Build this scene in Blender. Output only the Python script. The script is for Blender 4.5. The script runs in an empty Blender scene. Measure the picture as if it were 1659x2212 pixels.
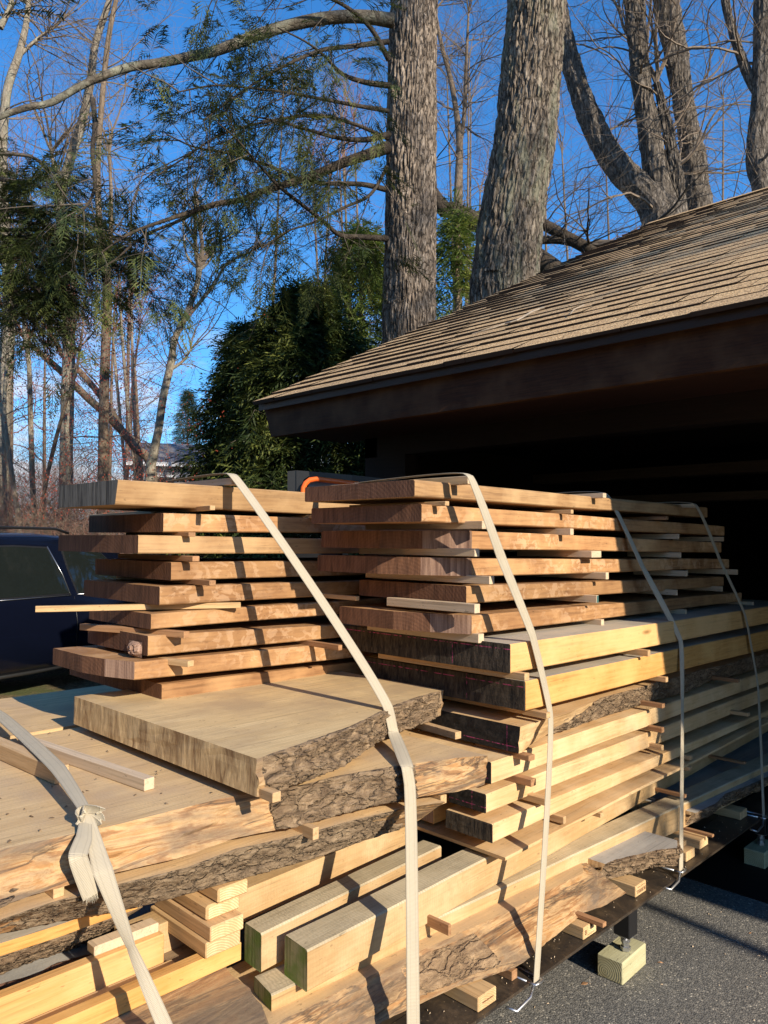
import bpy, math, random
import numpy as np
from mathutils import Vector, Matrix, noise as mn
random.seed(7); np.random.seed(7)
SC = bpy.context.scene
COL = SC.collection

# ------------------------------------------------------------------ camera
F = 1661.0; CX, CY = 829.5, 1106.0
def _d(px, py): return np.array([px-CX, -(py-CY), -F])
_y = _d(2471, 1182); _y /= np.linalg.norm(_y)
_n = _d(-830, 1158); _n -= _n.dot(_y)*_y; _n /= np.linalg.norm(_n)
_x = -_n; _z = np.cross(_x, _y)
RM = np.array([_x, _y, _z]); CAMP = np.array([0, 0, 1.75])
cam = bpy.data.cameras.new('camera'); camo = bpy.data.objects.new('camera', cam); COL.objects.link(camo)
m4 = Matrix([list(RM[i])+[CAMP[i]] for i in range(3)]+[[0, 0, 0, 1]])
camo.matrix_world = m4
cam.sensor_fit = 'HORIZONTAL'; cam.sensor_width = 36; cam.lens = 36*F/1659
cam.clip_start = 0.05; cam.clip_end = 2000
SC.camera = camo
SC.render.resolution_x = 768; SC.render.resolution_y = 1024

# ------------------------------------------------------------------ sky, sun, exposure
SUN = Vector((1, -0.11, 0.47)).normalized()
EL = math.asin(SUN.z); AZ = math.atan2(SUN.x, SUN.y)
W = bpy.data.worlds.new('World'); SC.world = W; W.use_nodes = True
nt = W.node_tree; nt.nodes.clear()
wo = nt.nodes.new('ShaderNodeOutputWorld'); bg = nt.nodes.new('ShaderNodeBackground')
sky = nt.nodes.new('ShaderNodeTexSky'); sky.sky_type = 'NISHITA'; sky.sun_disc = False
sky.sun_elevation = EL; sky.sun_rotation = AZ; sky.altitude = 200; sky.air_density = 1.0; sky.dust_density = 0.3; sky.ozone_density = 4.0
bg.inputs['Strength'].default_value = 0.15
tc = nt.nodes.new('ShaderNodeTexCoord'); mp = nt.nodes.new('ShaderNodeMapping'); mp.inputs['Scale'].default_value = (3, 3, 9)
ns = nt.nodes.new('ShaderNodeTexNoise'); ns.inputs['Scale'].default_value = 1.6; ns.inputs['Detail'].default_value = 8; ns.inputs['Roughness'].default_value = .6
cr = nt.nodes.new('ShaderNodeValToRGB'); cr.color_ramp.elements[0].position = .42; cr.color_ramp.elements[1].position = .54
sp = nt.nodes.new('ShaderNodeSeparateXYZ'); mr = nt.nodes.new('ShaderNodeMapRange')
mr.inputs['From Min'].default_value = .30; mr.inputs['From Max'].default_value = .12
mul = nt.nodes.new('ShaderNodeMath'); mul.operation = 'MULTIPLY'
mx = nt.nodes.new('ShaderNodeMix'); mx.data_type = 'RGBA'; mx.inputs['B'].default_value = (4.2, 4.4, 4.8, 1)
hs = nt.nodes.new('ShaderNodeHueSaturation'); hs.inputs['Saturation'].default_value = 1.3
L = nt.links.new
L(tc.outputs['Generated'], mp.inputs[0]); L(mp.outputs[0], ns.inputs['Vector']); L(ns.outputs[0], cr.inputs[0])
L(tc.outputs['Generated'], sp.inputs[0]); L(sp.outputs['Z'], mr.inputs['Value']); L(cr.outputs[0], mul.inputs[0]); L(mr.outputs[0], mul.inputs[1])
tm = nt.nodes.new('ShaderNodeMix'); tm.data_type = 'RGBA'; tm.blend_type = 'MULTIPLY'; tm.inputs['Factor'].default_value = 1; tm.inputs['B'].default_value = (.72, 1.10, 1.36, 1)
gm = nt.nodes.new('ShaderNodeGamma'); gm.inputs['Gamma'].default_value = .80
L(sky.outputs[0], gm.inputs['Color']); L(gm.outputs[0], hs.inputs['Color']); L(hs.outputs[0], tm.inputs['A']); L(tm.outputs['Result'], mx.inputs['A']); L(mul.outputs[0], mx.inputs['Factor']); L(mx.outputs['Result'], bg.inputs['Color']); L(bg.outputs[0], wo.inputs[0])
sl = bpy.data.lights.new('sun', 'SUN'); sl.energy = 5.0; sl.angle = math.radians(.53); sl.color = (1, .88, .71)
so = bpy.data.objects.new('sun', sl); COL.objects.link(so); so.location = (20, -3, 12)
so.rotation_euler = SUN.to_track_quat('Z', 'Y').to_euler()
SC.view_settings.view_transform = 'Standard'; SC.view_settings.look = 'None'; SC.view_settings.exposure = 0.60; SC.view_settings.gamma = 1
SC.render.engine = 'CYCLES'
SC.cycles.max_bounces = 6; SC.cycles.diffuse_bounces = 3; SC.cycles.transparent_max_bounces = 6

# ------------------------------------------------------------------ helpers
s_ = 1/1.8228
def C_(sx, sy, k): return lambda u, v: ((sx+k*u)*s_, (sy+k*v)*s_)
z1 = C_(0, 1800, .9114); z2 = C_(1200, 1800, .7233); z3 = C_(2200, 1800, .49668); z4 = C_(2000, 2500, .61724); z5 = C_(1900, 3200, .67752)
z3b = C_(1200, 2500, .6028); z4a = C_(0, 2600, .7836); z5a = C_(0, 3200, .7233); z5b = C_(900, 3200, .7233)
c1 = C_(1600, 2800, .42194); c2 = C_(2200, 2800, .49668); c3 = C_(1500, 3400, .48222); c4 = C_(0, 3500, .42194)
def at(p, x=None, y=None, z=None, d=None):
    """world point seen in direction p that lies on the given plane (or at horizontal range d)"""
    r = RM @ _d(*p)
    if x is not None: t = (x-CAMP[0])/r[0]
    elif y is not None: t = (y-CAMP[1])/r[1]
    elif z is not None: t = (z-CAMP[2])/r[2]
    else: t = d/math.hypot(r[0], r[1])
    return CAMP+t*r
def tag(o, label=None, cat=None, group=None, kind=None):
    for k, v in (('label', label), ('category', cat), ('group', group), ('kind', kind)):
        if v: o[k] = v
    return o
def empty(name, loc, label, cat, group=None):
    o = bpy.data.objects.new(name, None); COL.objects.link(o); o.location = loc; o.empty_display_size = .1
    return tag(o, label, cat, group)
class MB:
    def __init__(s): s.v = []; s.f = []; s.m = []
    def add(s, vs, fs, m=0):
        b = len(s.v); s.v.extend([tuple(map(float, p)) for p in vs]); s.f.extend([tuple(b+i for i in f) for f in fs]); s.m.extend([m]*len(fs) if isinstance(m, int) else m)
    def box(s, x0, x1, y0, y1, z0, z1, m=0):
        vs = [(x, y, z) for x in (x0, x1) for y in (y0, y1) for z in (z0, z1)]
        s.add(vs, [(0, 1, 3, 2), (4, 6, 7, 5), (0, 4, 5, 1), (2, 3, 7, 6), (0, 2, 6, 4), (1, 5, 7, 3)], m)
    def bbox(s, x0, x1, y0, y1, z0, z1, b=.003, m=0):
        """box with bevelled edges"""
        n = len(s.v); vs = []; fs = []
        c = lambda lo, hi, k: (lo, hi)[k]
        for i in range(2):
            for j in range(2):
                for k in range(2):
                    P = [c(x0, x1, i), c(y0, y1, j), c(z0, z1, k)]; sg = [(-1, 1)[1-i], (-1, 1)[1-j], (-1, 1)[1-k]]
                    for ax in range(3):
                        q = [P[a]+(sg[a]*b if a != ax else 0) for a in range(3)]; vs.append(q)
        ix = lambda i, j, k, ax: ((i*2+j)*2+k)*3+ax
        for ax in range(3):
            for sd in range(2):
                o = []
                for (p, q) in ((0, 0), (1, 0), (1, 1), (0, 1)):
                    t = [0, 0, 0]; t[ax] = sd; t[(ax+1) % 3] = p; t[(ax+2) % 3] = q; o.append(ix(*t, ax))
                fs.append(tuple(o if sd else o[::-1]))
        for ax in range(3):
            a1, a2 = (ax+1) % 3, (ax+2) % 3
            for p in range(2):
                for q in range(2):
                    t0 = [0, 0, 0]; t0[a1] = p; t0[a2] = q; t1 = list(t0); t1[ax] = 1
                    o = [ix(*t0, a1), ix(*t1, a1), ix(*t1, a2), ix(*t0, a2)]
                    fs.append(tuple(o if (p ^ q) else o[::-1]))
        for i in range(2):
            for j in range(2):
                for k in range(2):
                    o = [ix(i, j, k, 0), ix(i, j, k, 1), ix(i, j, k, 2)]
                    fs.append(tuple(o if (i+j+k) % 2 else o[::-1]))
        s.add(vs, fs, m)
    def tube(s, pts, rad, n=8, m=0, cap=True, rough=0):
        pts = [Vector(p) for p in pts]; N = len(pts)
        if isinstance(rad, (int, float)): rad = [rad]*N
        vs = []; up = None
        for i, p in enumerate(pts):
            t = (pts[min(i+1, N-1)]-pts[max(i-1, 0)]).normalized()
            if up is None:
                up = Vector((0, 0, 1)) if abs(t.z) < .8 else Vector((1, 0, 0))
            a = t.cross(up)
            if a.length < 1e-4: a = t.orthogonal()
            a.normalize(); b = t.cross(a).normalized(); up = b.cross(t) if False else -b.cross(t).cross(t) if False else up
            for k in range(n):
                an = 2*math.pi*k/n; vs.append(p+(a*math.cos(an)+b*math.sin(an))*rad[i])
        fs = [(i*n+k, i*n+(k+1) % n, (i+1)*n+(k+1) % n, (i+1)*n+k) for i in range(N-1) for k in range(n)]
        if cap: fs += [tuple(range(n))[::-1], tuple(range((N-1)*n, N*n))]
        s.add(vs, fs, m)
    def build(s, name, mats, parent=None, smooth=False, off=None):
        me = bpy.data.meshes.new(name)
        v = s.v
        if off is not None: v = [(a-off[0], b-off[1], c-off[2]) for a, b, c in v]
        me.from_pydata(v, [], s.f)
        for m in (mats if isinstance(mats, (list, tuple)) else [mats]): me.materials.append(m)
        me.polygons.foreach_set('material_index', s.m)
        if smooth: me.polygons.foreach_set('use_smooth', [True]*len(s.f))
        me.update()
        o = bpy.data.objects.new(name, me); COL.objects.link(o)
        if off is not None and parent is None: o.location = off
        if parent is not None: o.parent = parent
        return o
def nz(a, b=0., c=0.): return mn.noise(Vector((a, b, c)))

# ------------------------------------------------------------------ materials
def mat(name):
    m = bpy.data.materials.new(name); m.use_nodes = True; n = m.node_tree
    b = n.nodes['Principled BSDF']; b.inputs['Roughness'].default_value = .75
    b.inputs['Specular IOR Level'].default_value = .3
    return m, n, b
def N(n, t, **k):
    q = n.nodes.new(t)
    for a, v in k.items():
        if a in q.inputs: q.inputs[a].default_value = v
        else: setattr(q, a, v)
    return q
def coords(n, scale=(1, 1, 1), rnd=True, rot=(0, 0, 0)):
    tc = N(n, 'ShaderNodeTexCoord'); mp = N(n, 'ShaderNodeMapping'); mp.inputs['Scale'].default_value = scale; mp.inputs['Rotation'].default_value = rot
    if rnd:
        oi = N(n, 'ShaderNodeObjectInfo'); vm = N(n, 'ShaderNodeVectorMath', operation='SCALE'); vm.inputs[0].default_value = (17, 31, 13)
        n.links.new(oi.outputs['Random'], vm.inputs['Scale']); va = N(n, 'ShaderNodeVectorMath', operation='ADD')
        n.links.new(tc.outputs['Object'], va.inputs[0]); n.links.new(vm.outputs[0], va.inputs[1]); n.links.new(va.outputs[0], mp.inputs[0])
    else: n.links.new(tc.outputs['Object'], mp.inputs[0])
    return mp.outputs[0]
def ramp(n, fac, stops):
    r = N(n, 'ShaderNodeValToRGB'); e = r.color_ramp.elements
    while len(e) > 1: e.remove(e[-1])
    e[0].position = stops[0][0]; e[0].color = (*stops[0][1], 1)
    for p, c in stops[1:]:
        q = e.new(p); q.color = (*c, 1)
    n.links.new(fac, r.inputs[0]); return r.outputs[0]
def mixc(n, fac, a, b, mode='MIX'):
    m = N(n, 'ShaderNodeMix', data_type='RGBA', blend_type=mode)
    if isinstance(fac, float): m.inputs['Factor'].default_value = fac
    else: n.links.new(fac, m.inputs['Factor'])
    for k, v in (('A', a), ('B', b)):
        if isinstance(v, tuple): m.inputs[k].default_value = (*v, 1)
        else: n.links.new(v, m.inputs[k])
    return m.outputs['Result']
def mathn(n, op, a, b=0., clamp=False):
    m = N(n, 'ShaderNodeMath', operation=op, use_clamp=clamp)
    for i, v in enumerate((a, b)):
        if isinstance(v, (int, float)): m.inputs[i].default_value = v
        else: n.links.new(v, m.inputs[i])
    return m.outputs[0]
def bump(n, b, h, st=.3, dist=.002, prev=None):
    q = N(n, 'ShaderNodeBump'); q.inputs['Strength'].default_value = st; q.inputs['Distance'].default_value = dist
    n.links.new(h, q.inputs['Height'])
    if prev is not None: n.links.new(prev, q.inputs['Normal'])
    n.links.new(q.outputs[0], b.inputs['Normal']); return q.outputs[0]
def noise(n, vec, scale, detail=4, rough=.55, dist=0.):
    q = N(n, 'ShaderNodeTexNoise'); n.links.new(vec, q.inputs['Vector'])
    q.inputs['Scale'].default_value = scale; q.inputs['Detail'].default_value = detail; q.inputs['Roughness'].default_value = rough; q.inputs['Distortion'].default_value = dist
    return q.outputs[0]
def hv(n, c, amt=.1):
    """small per-object value change"""
    oi = N(n, 'ShaderNodeObjectInfo'); v = mathn(n, 'MULTIPLY_ADD', oi.outputs['Random'], amt*2); v.node.inputs[2].default_value = 1-amt
    h = N(n, 'ShaderNodeHueSaturation'); n.links.new(v, h.inputs['Value']); n.links.new(c, h.inputs['Color']); return h.outputs[0]
def wood(name, a, b, stain=None, stain_amt=.5, saw=0., grain=1., rough=.72, blotch=None, along='Y', var=.08, knots=False):
    m, n, B = mat(name)
    sc = {'Y': (9, 1.1, 9), 'X': (1.1, 9, 9)}[along]
    v = coords(n, sc); g = noise(n, v, 3.2*grain, 7, .62, 1.2)
    sc2 = {'Y': (60, 2.0, 60), 'X': (2.0, 60, 60)}[along]
    v2 = coords(n, sc2); g2 = noise(n, v2, 2.5, 5, .6)
    v3 = coords(n, (1, 1, 1)); g3 = noise(n, v3, 4.5, 5, .55)
    vb = coords(n, {'Y': (1, .22, 1), 'X': (.22, 1, 1)}[along])
    wv = N(n, 'ShaderNodeTexWave'); wv.bands_direction = 'Z'; wv.inputs['Scale'].default_value = 14*grain; wv.inputs['Distortion'].default_value = 9; wv.inputs['Detail'].default_value = 3; wv.inputs['Detail Scale'].default_value = 1.2
    n.links.new(vb, wv.inputs['Vector'])
    c = ramp(n, g, [(.3, a), (.52, tuple((p+q)/2 for p, q in zip(a, b))), (.72, b)])
    c = mixc(n, .28, c, ramp(n, wv.outputs[0], [(.1, b), (.6, a)]))
    c = mixc(n, mathn(n, 'MULTIPLY', g2, .75), c, tuple(x*.58 for x in b), 'MIX')
    gl = noise(n, coords(n, {'Y': (26, .7, 26), 'X': (.7, 26, 26)}[along]), 3.1, 4, .6, .5)
    c = mixc(n, mathn(n, 'MULTIPLY', ramp(n, gl, [(.56, (0, 0, 0)), (.66, (1, 1, 1))]), .55), c, tuple(x*.50 for x in b))
    sk = noise(n, coords(n, {'Y': (1, .35, 1), 'X': (.35, 1, 1)}[along]), 95, 2, .5)
    c = mixc(n, mathn(n, 'MULTIPLY', ramp(n, sk, [(.67, (0, 0, 0)), (.72, (1, 1, 1))]), .55), c, tuple(x*.30 for x in b))
    if stain:
        c = mixc(n, mathn(n, 'MULTIPLY', ramp(n, g3, [(.42, (0, 0, 0)), (.66, (1, 1, 1))]), stain_amt), c, stain)
    if blotch:
        g4 = noise(n, coords(n, (1, .8, 1)), 26, 4, .6, .6)
        g5 = noise(n, coords(n, (1, .5, 1)), 3.5, 2, .5)
        f = mathn(n, 'MULTIPLY', ramp(n, g4, [(.5, (0, 0, 0)), (.56, (1, 1, 1))]), ramp(n, g5, [(.44, (0, 0, 0)), (.58, (1, 1, 1))]))
        c = mixc(n, mathn(n, 'MULTIPLY', f, .3), c, blotch)
    if knots:
        vo = N(n, 'ShaderNodeTexVoronoi'); n.links.new(coords(n, (2.2, .55, 2.2)), vo.inputs['Vector']); vo.inputs['Scale'].default_value = 2.2
        c = mixc(n, ramp(n, vo.outputs['Distance'], [(.03, (1, 1, 1)), (.075, (0, 0, 0))]), c, tuple(x*.35 for x in b))
    h = mathn(n, 'ADD', g2, mathn(n, 'MULTIPLY', g, .6))
    if saw:
        w = N(n, 'ShaderNodeTexWave'); w.bands_direction = along; w.inputs['Scale'].default_value = 27; w.inputs['Distortion'].default_value = 6; w.inputs['Detail'].default_value = 3; w.inputs['Detail Scale'].default_value = 2.2
        n.links.new(coords(n, (1, 1, 1), rot=(0, 0, .12)), w.inputs['Vector'])
        gs = noise(n, coords(n, (1, 1, 1)), 7, 3, .6); wv2 = mathn(n, 'MULTIPLY', w.outputs[0], ramp(n, gs, [(.3, (.15, .15, .15)), (.7, (1, 1, 1))]))
        c = mixc(n, mathn(n, 'MULTIPLY', wv2, saw*.75), c, tuple(x*.5 for x in b))
        h = mathn(n, 'ADD', h, mathn(n, 'MULTIPLY', wv2, .5))
    n.links.new(hv(n, c, var), B.inputs['Base Color']); B.inputs['Roughness'].default_value = rough
    bump(n, B, h, .55, .0016)
    return m
def endgrain(name, a, b, dark=None, streak=(70, 1, 7), rot=(0, .35, 0), marks=None, bumpy=.8, rings=.5, axis='Y', rscale=26, rc=(.1, .1, .07)):
    """sawn end (faces the local -Y side)"""
    m, n, B = mat(name)
    g = noise(n, coords(n, streak, rot=rot), 1.6, 7, .70, .35); gb = noise(n, coords(n, (streak[0]*.45, streak[1], streak[2]*.7), rot=(0, rot[1]+.12, 0)), 1.3, 3, .5, .4); g = mathn(n, 'ADD', mathn(n, 'MULTIPLY', g, .62), mathn(n, 'MULTIPLY', gb, .38))
    vr = coords(n, (1, 1, 1), False); vr.node.inputs['Location'].default_value = rc; wv = N(n, 'ShaderNodeTexWave', wave_type='RINGS'); wv.rings_direction = axis
    wv.inputs['Scale'].default_value = rscale; wv.inputs['Distortion'].default_value = 1.2; wv.inputs['Detail'].default_value = 2; wv.inputs['Detail Scale'].default_value = 1.5; n.links.new(vr, wv.inputs['Vector'])
    g3 = noise(n, vr, 9, 4)
    c = ramp(n, g, [(.40, b), (.60, a)])
    c = mixc(n, mathn(n, 'MULTIPLY', wv.outputs[0], rings*.5), c, tuple(x*.6 for x in b))
    if dark: c = mixc(n, ramp(n, g3, [(.45, (0, 0, 0)), (.62, (1, 1, 1))]), c, dark)
    if marks:
        # chalk lines drawn across the sealed end
        s = N(n, 'ShaderNodeSeparateXYZ'); tc = N(n, 'ShaderNodeTexCoord'); n.links.new(tc.outputs['Object'], s.inputs[0])
        for ax, pos, w in marks:
            d = mathn(n, 'ABSOLUTE', mathn(n, 'SUBTRACT', s.outputs[ax], pos)); f = mathn(n, 'LESS_THAN', d, w)
            g5 = noise(n, coords(n, (1, 1, 1)), 60, 3); f = mathn(n, 'MULTIPLY', f, ramp(n, g5, [(.42, (0, 0, 0)), (.6, (1, 1, 1))]))
            c = mixc(n, f, c, (.42, .06, .16))
    n.links.new(hv(n, c, .07), B.inputs['Base Color']); B.inputs['Roughness'].default_value = .85
    bump(n, B, mathn(n, 'ADD', g, mathn(n, 'MULTIPLY', wv.outputs[0], .3*rings)), bumpy, .006)
    return m
def barkm(name, cols, scale=14, bstr=.8, crack=.5, lichen=None, stretch=(1, 1, 1), warm=None):
    m, n, B = mat(name)
    v = coords(n, stretch)
    g = noise(n, v, scale, 8, .68, .7); g2 = noise(n, v, scale*.28, 4, .6, .4)
    vo = N(n, 'ShaderNodeTexVoronoi', feature='DISTANCE_TO_EDGE'); vo.inputs['Scale'].default_value = scale*.8
    vv = N(n, 'ShaderNodeVectorMath', operation='ADD'); q = N(n, 'ShaderNodeTexNoise'); n.links.new(v, q.inputs['Vector']); q.inputs['Scale'].default_value = scale*.9; q.inputs['Detail'].default_value = 4
    sc = N(n, 'ShaderNodeVectorMath', operation='SCALE'); n.links.new(q.outputs['Color'], sc.inputs[0]); sc.inputs['Scale'].default_value = 1.6/scale
    n.links.new(v, vv.inputs[0]); n.links.new(sc.outputs[0], vv.inputs[1]); n.links.new(vv.outputs[0], vo.inputs['Vector'])
    ck = ramp(n, vo.outputs['Distance'], [(0, (0, 0, 0)), (.12, (1, 1, 1))])
    c = ramp(n, g, [(.3, cols[0]), (.5, cols[1]), (.68, cols[2])])
    c = mixc(n, mathn(n, 'MULTIPLY', mathn(n, 'SUBTRACT', 1., ck), crack), c, tuple(x*.3 for x in cols[0]))
    if warm: c = mixc(n, ramp(n, g2, [(.52, (0, 0, 0)), (.6, (1, 1, 1))]), c, warm)
    if lichen: c = mixc(n, mathn(n, 'MULTIPLY', ramp(n, g2, [(.5, (0, 0, 0)), (.66, (1, 1, 1))]), .6), c, lichen)
    n.links.new(c, B.inputs['Base Color']); B.inputs['Roughness'].default_value = .9
    bump(n, B, mathn(n, 'ADD', mathn(n, 'MULTIPLY', ck, .5), g), bstr, .02)
    return m
def spalt(name, cols, scale=1., stretch=(3, .42, 4.6), dark=.6):
    """streaked, marbled wood under peeled bark"""
    m, n, B = mat(name)
    v = coords(n, stretch)
    g = noise(n, v, 3.4*scale, 9, .66, 2.4); g2 = noise(n, v, 1.6*scale, 6, .6, 1.6); g3 = noise(n, coords(n, (1, 1, 1)), 28, 6, .65)
    c = ramp(n, g, [(.28, cols[0]), (.43, cols[1]), (.5, cols[2]), (.58, cols[3]), (.72, cols[1])])
    c = mixc(n, mathn(n, 'MULTIPLY', ramp(n, g2, [(.5, (0, 0, 0)), (.535, (1, 1, 1)), (.56, (.2, .2, .2)), (.7, (.9, .9, .9))]), dark), c, cols[4])
    g6 = noise(n, coords(n, (1.6, .7, 2.2)), 3.2, 4, .6, .8); c = mixc(n, mathn(n, 'MULTIPLY', ramp(n, g6, [(.46, (0, 0, 0)), (.60, (1, 1, 1))]), .72), c, (.21, .155, .105))
    c = mixc(n, mathn(n, 'MULTIPLY', g3, .5), c, tuple(x*.5 for x in cols[4]))
    n.links.new(c, B.inputs['Base Color']); B.inputs['Roughness'].default_value = .8
    bump(n, B, mathn(n, 'ADD', g, mathn(n, 'MULTIPLY', g3, .5)), .7, .008)
    return m
def plain(name, c, rough=.6, metal=0., spec=.4, nscale=20, namt=.25, bst=.1):
    m, n, B = mat(name)
    g = noise(n, coords(n, (1, 1, 1)), nscale, 5, .6)
    n.links.new(mixc(n, mathn(n, 'MULTIPLY', g, namt), c, tuple(x*.45 for x in c)), B.inputs['Base Color'])
    B.inputs['Roughness'].default_value = rough; B.inputs['Metallic'].default_value = metal; B.inputs['Specular IOR Level'].default_value = spec
    if bst: bump(n, B, g, bst, .002)
    return m
M = {}
M['walnut'] = wood('walnut', (.52, .275, .115), (.28, .135, .056), stain=(.64, .38, .17), blotch=(.72, .49, .30), var=.22)
M['walnut_grey'] = wood('walnut_grey', (.50, .30, .135), (.30, .165, .075), stain=(.58, .39, .20), var=.1)
M['walnut_end'] = endgrain('walnut_end', (.21, .10, .055), (.10, .047, .027), rings=.35, bumpy=.4, rscale=22, rc=(.30, 0, .17))
M['walnut_facet'] = endgrain('walnut_facet', (.42, .27, .19), (.16, .09, .065), streak=(60, 10, 2.2), rot=(0, .06, 0), bumpy=.6, rings=.1)
M['yellow'] = wood('yellow', (.76, .46, .19), (.66, .35, .11), stain=(.78, .51, .24), var=.05, knots=True)
M['orange'] = wood('orange', (.74, .42, .14), (.60, .28, .07), stain=(.78, .48, .18), var=.04)
M['pale'] = wood('pale', (.74, .51, .27), (.62, .38, .165), stain=(.78, .59, .35), var=.05, knots=True)
M['grey_top'] = wood('grey_top', (.50, .45, .37), (.38, .34, .28), stain=(.56, .47, .34))
M['black_end'] = endgrain('black_end', (.085, .065, .045), (.012, .010, .009), streak=(60, 4, 14), rot=(0, .5, 0), bumpy=1., rings=.1, marks=[(2, .088, .0018), (0, -.27, .0016)])
M['black_flat'] = endgrain('black_flat', (.035, .028, .022), (.010, .009, .008), streak=(40, 20, 40), bumpy=.7, rings=0, marks=[(2, .02, .0016), (0, -.06, .0013)])
M['grey_end'] = endgrain('grey_end', (.20, .19, .17), (.045, .042, .038), streak=(70, 3, 5), rot=(0, .1, 0), bumpy=1., rings=.0)
M['beam'] = wood('beam', (.62, .42, .205), (.46, .285, .125), stain=(.66, .49, .29), saw=.2, blotch=(.40, .25, .12), var=.06)
M['beam_end'] = endgrain('beam_end', (.40, .38, .20), (.15, .17, .06), dark=(.15, .24, .04), streak=(90, 2, 3), rot=(0, .15, 0), bumpy=.9, rings=.15)
M['slab_top'] = wood('slab_top', (.84, .63, .34), (.66, .46, .225), stain=(.42, .30, .17), stain_amt=.85, saw=.05, grain=.55)
M['slab_top2'] = wood('slab_top2', (.82, .58, .30), (.62, .41, .20), stain=(.46, .32, .19), stain_amt=.8, saw=.12, grain=.6)
M['slab_end'] = endgrain('slab_end', (.86, .61, .31), (.31, .18, .08), streak=(24, 14, 5.5), rot=(0, .70, 0), bumpy=1., rings=0)
M['bark'] = barkm('bark', [(.11, .07, .042), (.22, .15, .09), (.38, .27, .165)], 30, 1., .12, stretch=(1, .5, 1))
M['bark_warm'] = barkm('bark_warm', [(.15, .095, .055), (.28, .185, .105), (.44, .30, .17)], 28, .9, .12, stretch=(1, .5, 1), warm=(.50, .30, .15))
M['bark_flat'] = barkm('bark_flat', [(.13, .09, .058), (.22, .155, .095), (.33, .24, .15)], 28, .9, .25, stretch=(1, .6, 1), warm=None)
M['bark_red'] = barkm('bark_red', [(.12, .06, .04), (.24, .12, .075), (.36, .20, .13)], 18, .9, .5)
M['spalt'] = spalt('spalt', [(.15, .075, .035), (.44, .225, .09), (.66, .43, .21), (.52, .27, .10), (.08, .055, .038)], 1.15, dark=.9)
M['spalt2'] = spalt('spalt2', [(.20, .12, .065), (.42, .25, .12), (.56, .38, .19), (.48, .28, .13), (.14, .105, .075)], .9, dark=.75)
M['grey_slab'] = wood('grey_slab', (.46, .44, .40), (.34, .32, .29), stain=(.55, .50, .42), saw=.15, grain=.7)
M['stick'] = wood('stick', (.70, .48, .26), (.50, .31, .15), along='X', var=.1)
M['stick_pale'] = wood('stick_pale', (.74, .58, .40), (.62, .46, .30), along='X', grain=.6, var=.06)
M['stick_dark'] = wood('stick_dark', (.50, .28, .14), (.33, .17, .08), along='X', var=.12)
M['pine'] = wood('pine', (.72, .49, .25), (.56, .35, .16), along='X', var=.06)
M['pine_end'] = endgrain('pine_end', (.76, .55, .30), (.58, .36, .17), streak=(2, 12, 2), rings=1.2, bumpy=.3, axis='X', rscale=48, rc=(0, .03, .05))
M['treated'] = wood('treated', (.66, .63, .40), (.50, .46, .26), grain=.5)
M['treated_end'] = endgrain('treated_end', (.58, .52, .30), (.40, .34, .18), streak=(6, 2, 6), rings=1., bumpy=.3, rscale=34, rc=(.02, 0, -.03))
def strapm():
    m, n, B = mat('webbing')
    tc = N(n, 'ShaderNodeTexCoord'); w = N(n, 'ShaderNodeTexWave'); w.bands_direction = 'X'; w.inputs['Scale'].default_value = 32; n.links.new(tc.outputs['UV'], w.inputs['Vector'])
    g = noise(n, coords(n, (1, 1, 1)), 14, 4)
    c = mixc(n, mathn(n, 'MULTIPLY', w.outputs[0], .5), (.56, .485, .35), (.30, .255, .18)); c = mixc(n, mathn(n, 'MULTIPLY', g, .6), c, (.33, .29, .23))
    su = N(n, 'ShaderNodeSeparateXYZ'); n.links.new(tc.outputs['UV'], su.inputs[0]); ed_ = mathn(n, 'GREATER_THAN', mathn(n, 'ABSOLUTE', su.outputs[1]), .42); c = mixc(n, mathn(n, 'MULTIPLY', ed_, .4), c, (.22, .19, .15))
    st_ = mathn(n, 'LESS_THAN', mathn(n, 'ABSOLUTE', mathn(n, 'SUBTRACT', mathn(n, 'ABSOLUTE', su.outputs[1]), .22)), .03); c = mixc(n, mathn(n, 'MULTIPLY', st_, .22), c, (.22, .19, .15))
    n.links.new(c, B.inputs['Base Color']); B.inputs['Roughness'].default_value = .8; bump(n, B, w.outputs[0], .6, .0015)
    return m
M['strap'] = strapm()
def deckm():
    m, n, B = mat('deck_steel'); v = coords(n, (1, 1, 1), False)
    g = noise(n, v, 9, 8, .7, .4); g2 = noise(n, v, 90, 3, .6)
    c = ramp(n, g, [(.38, (.022, .018, .015)), (.55, (.05, .036, .024)), (.68, (.11, .075, .045))])
    n.links.new(mixc(n, ramp(n, g2, [(.66, (0, 0, 0)), (.74, (.8, .8, .8))]), c, (.30, .22, .12)), B.inputs['Base Color'])
    B.inputs['Roughness'].default_value = .42; B.inputs['Specular IOR Level'].default_value = .5; bump(n, B, g, .4, .004); return m
M['deck'] = deckm()
M['black'] = plain('black_paint', (.014, .014, .015), .35)
M['steel'] = plain('zinc_steel', (.55, .55, .55), .35, .9)
M['darksteel'] = plain('dark_steel', (.10, .10, .10), .3, .8)
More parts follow.
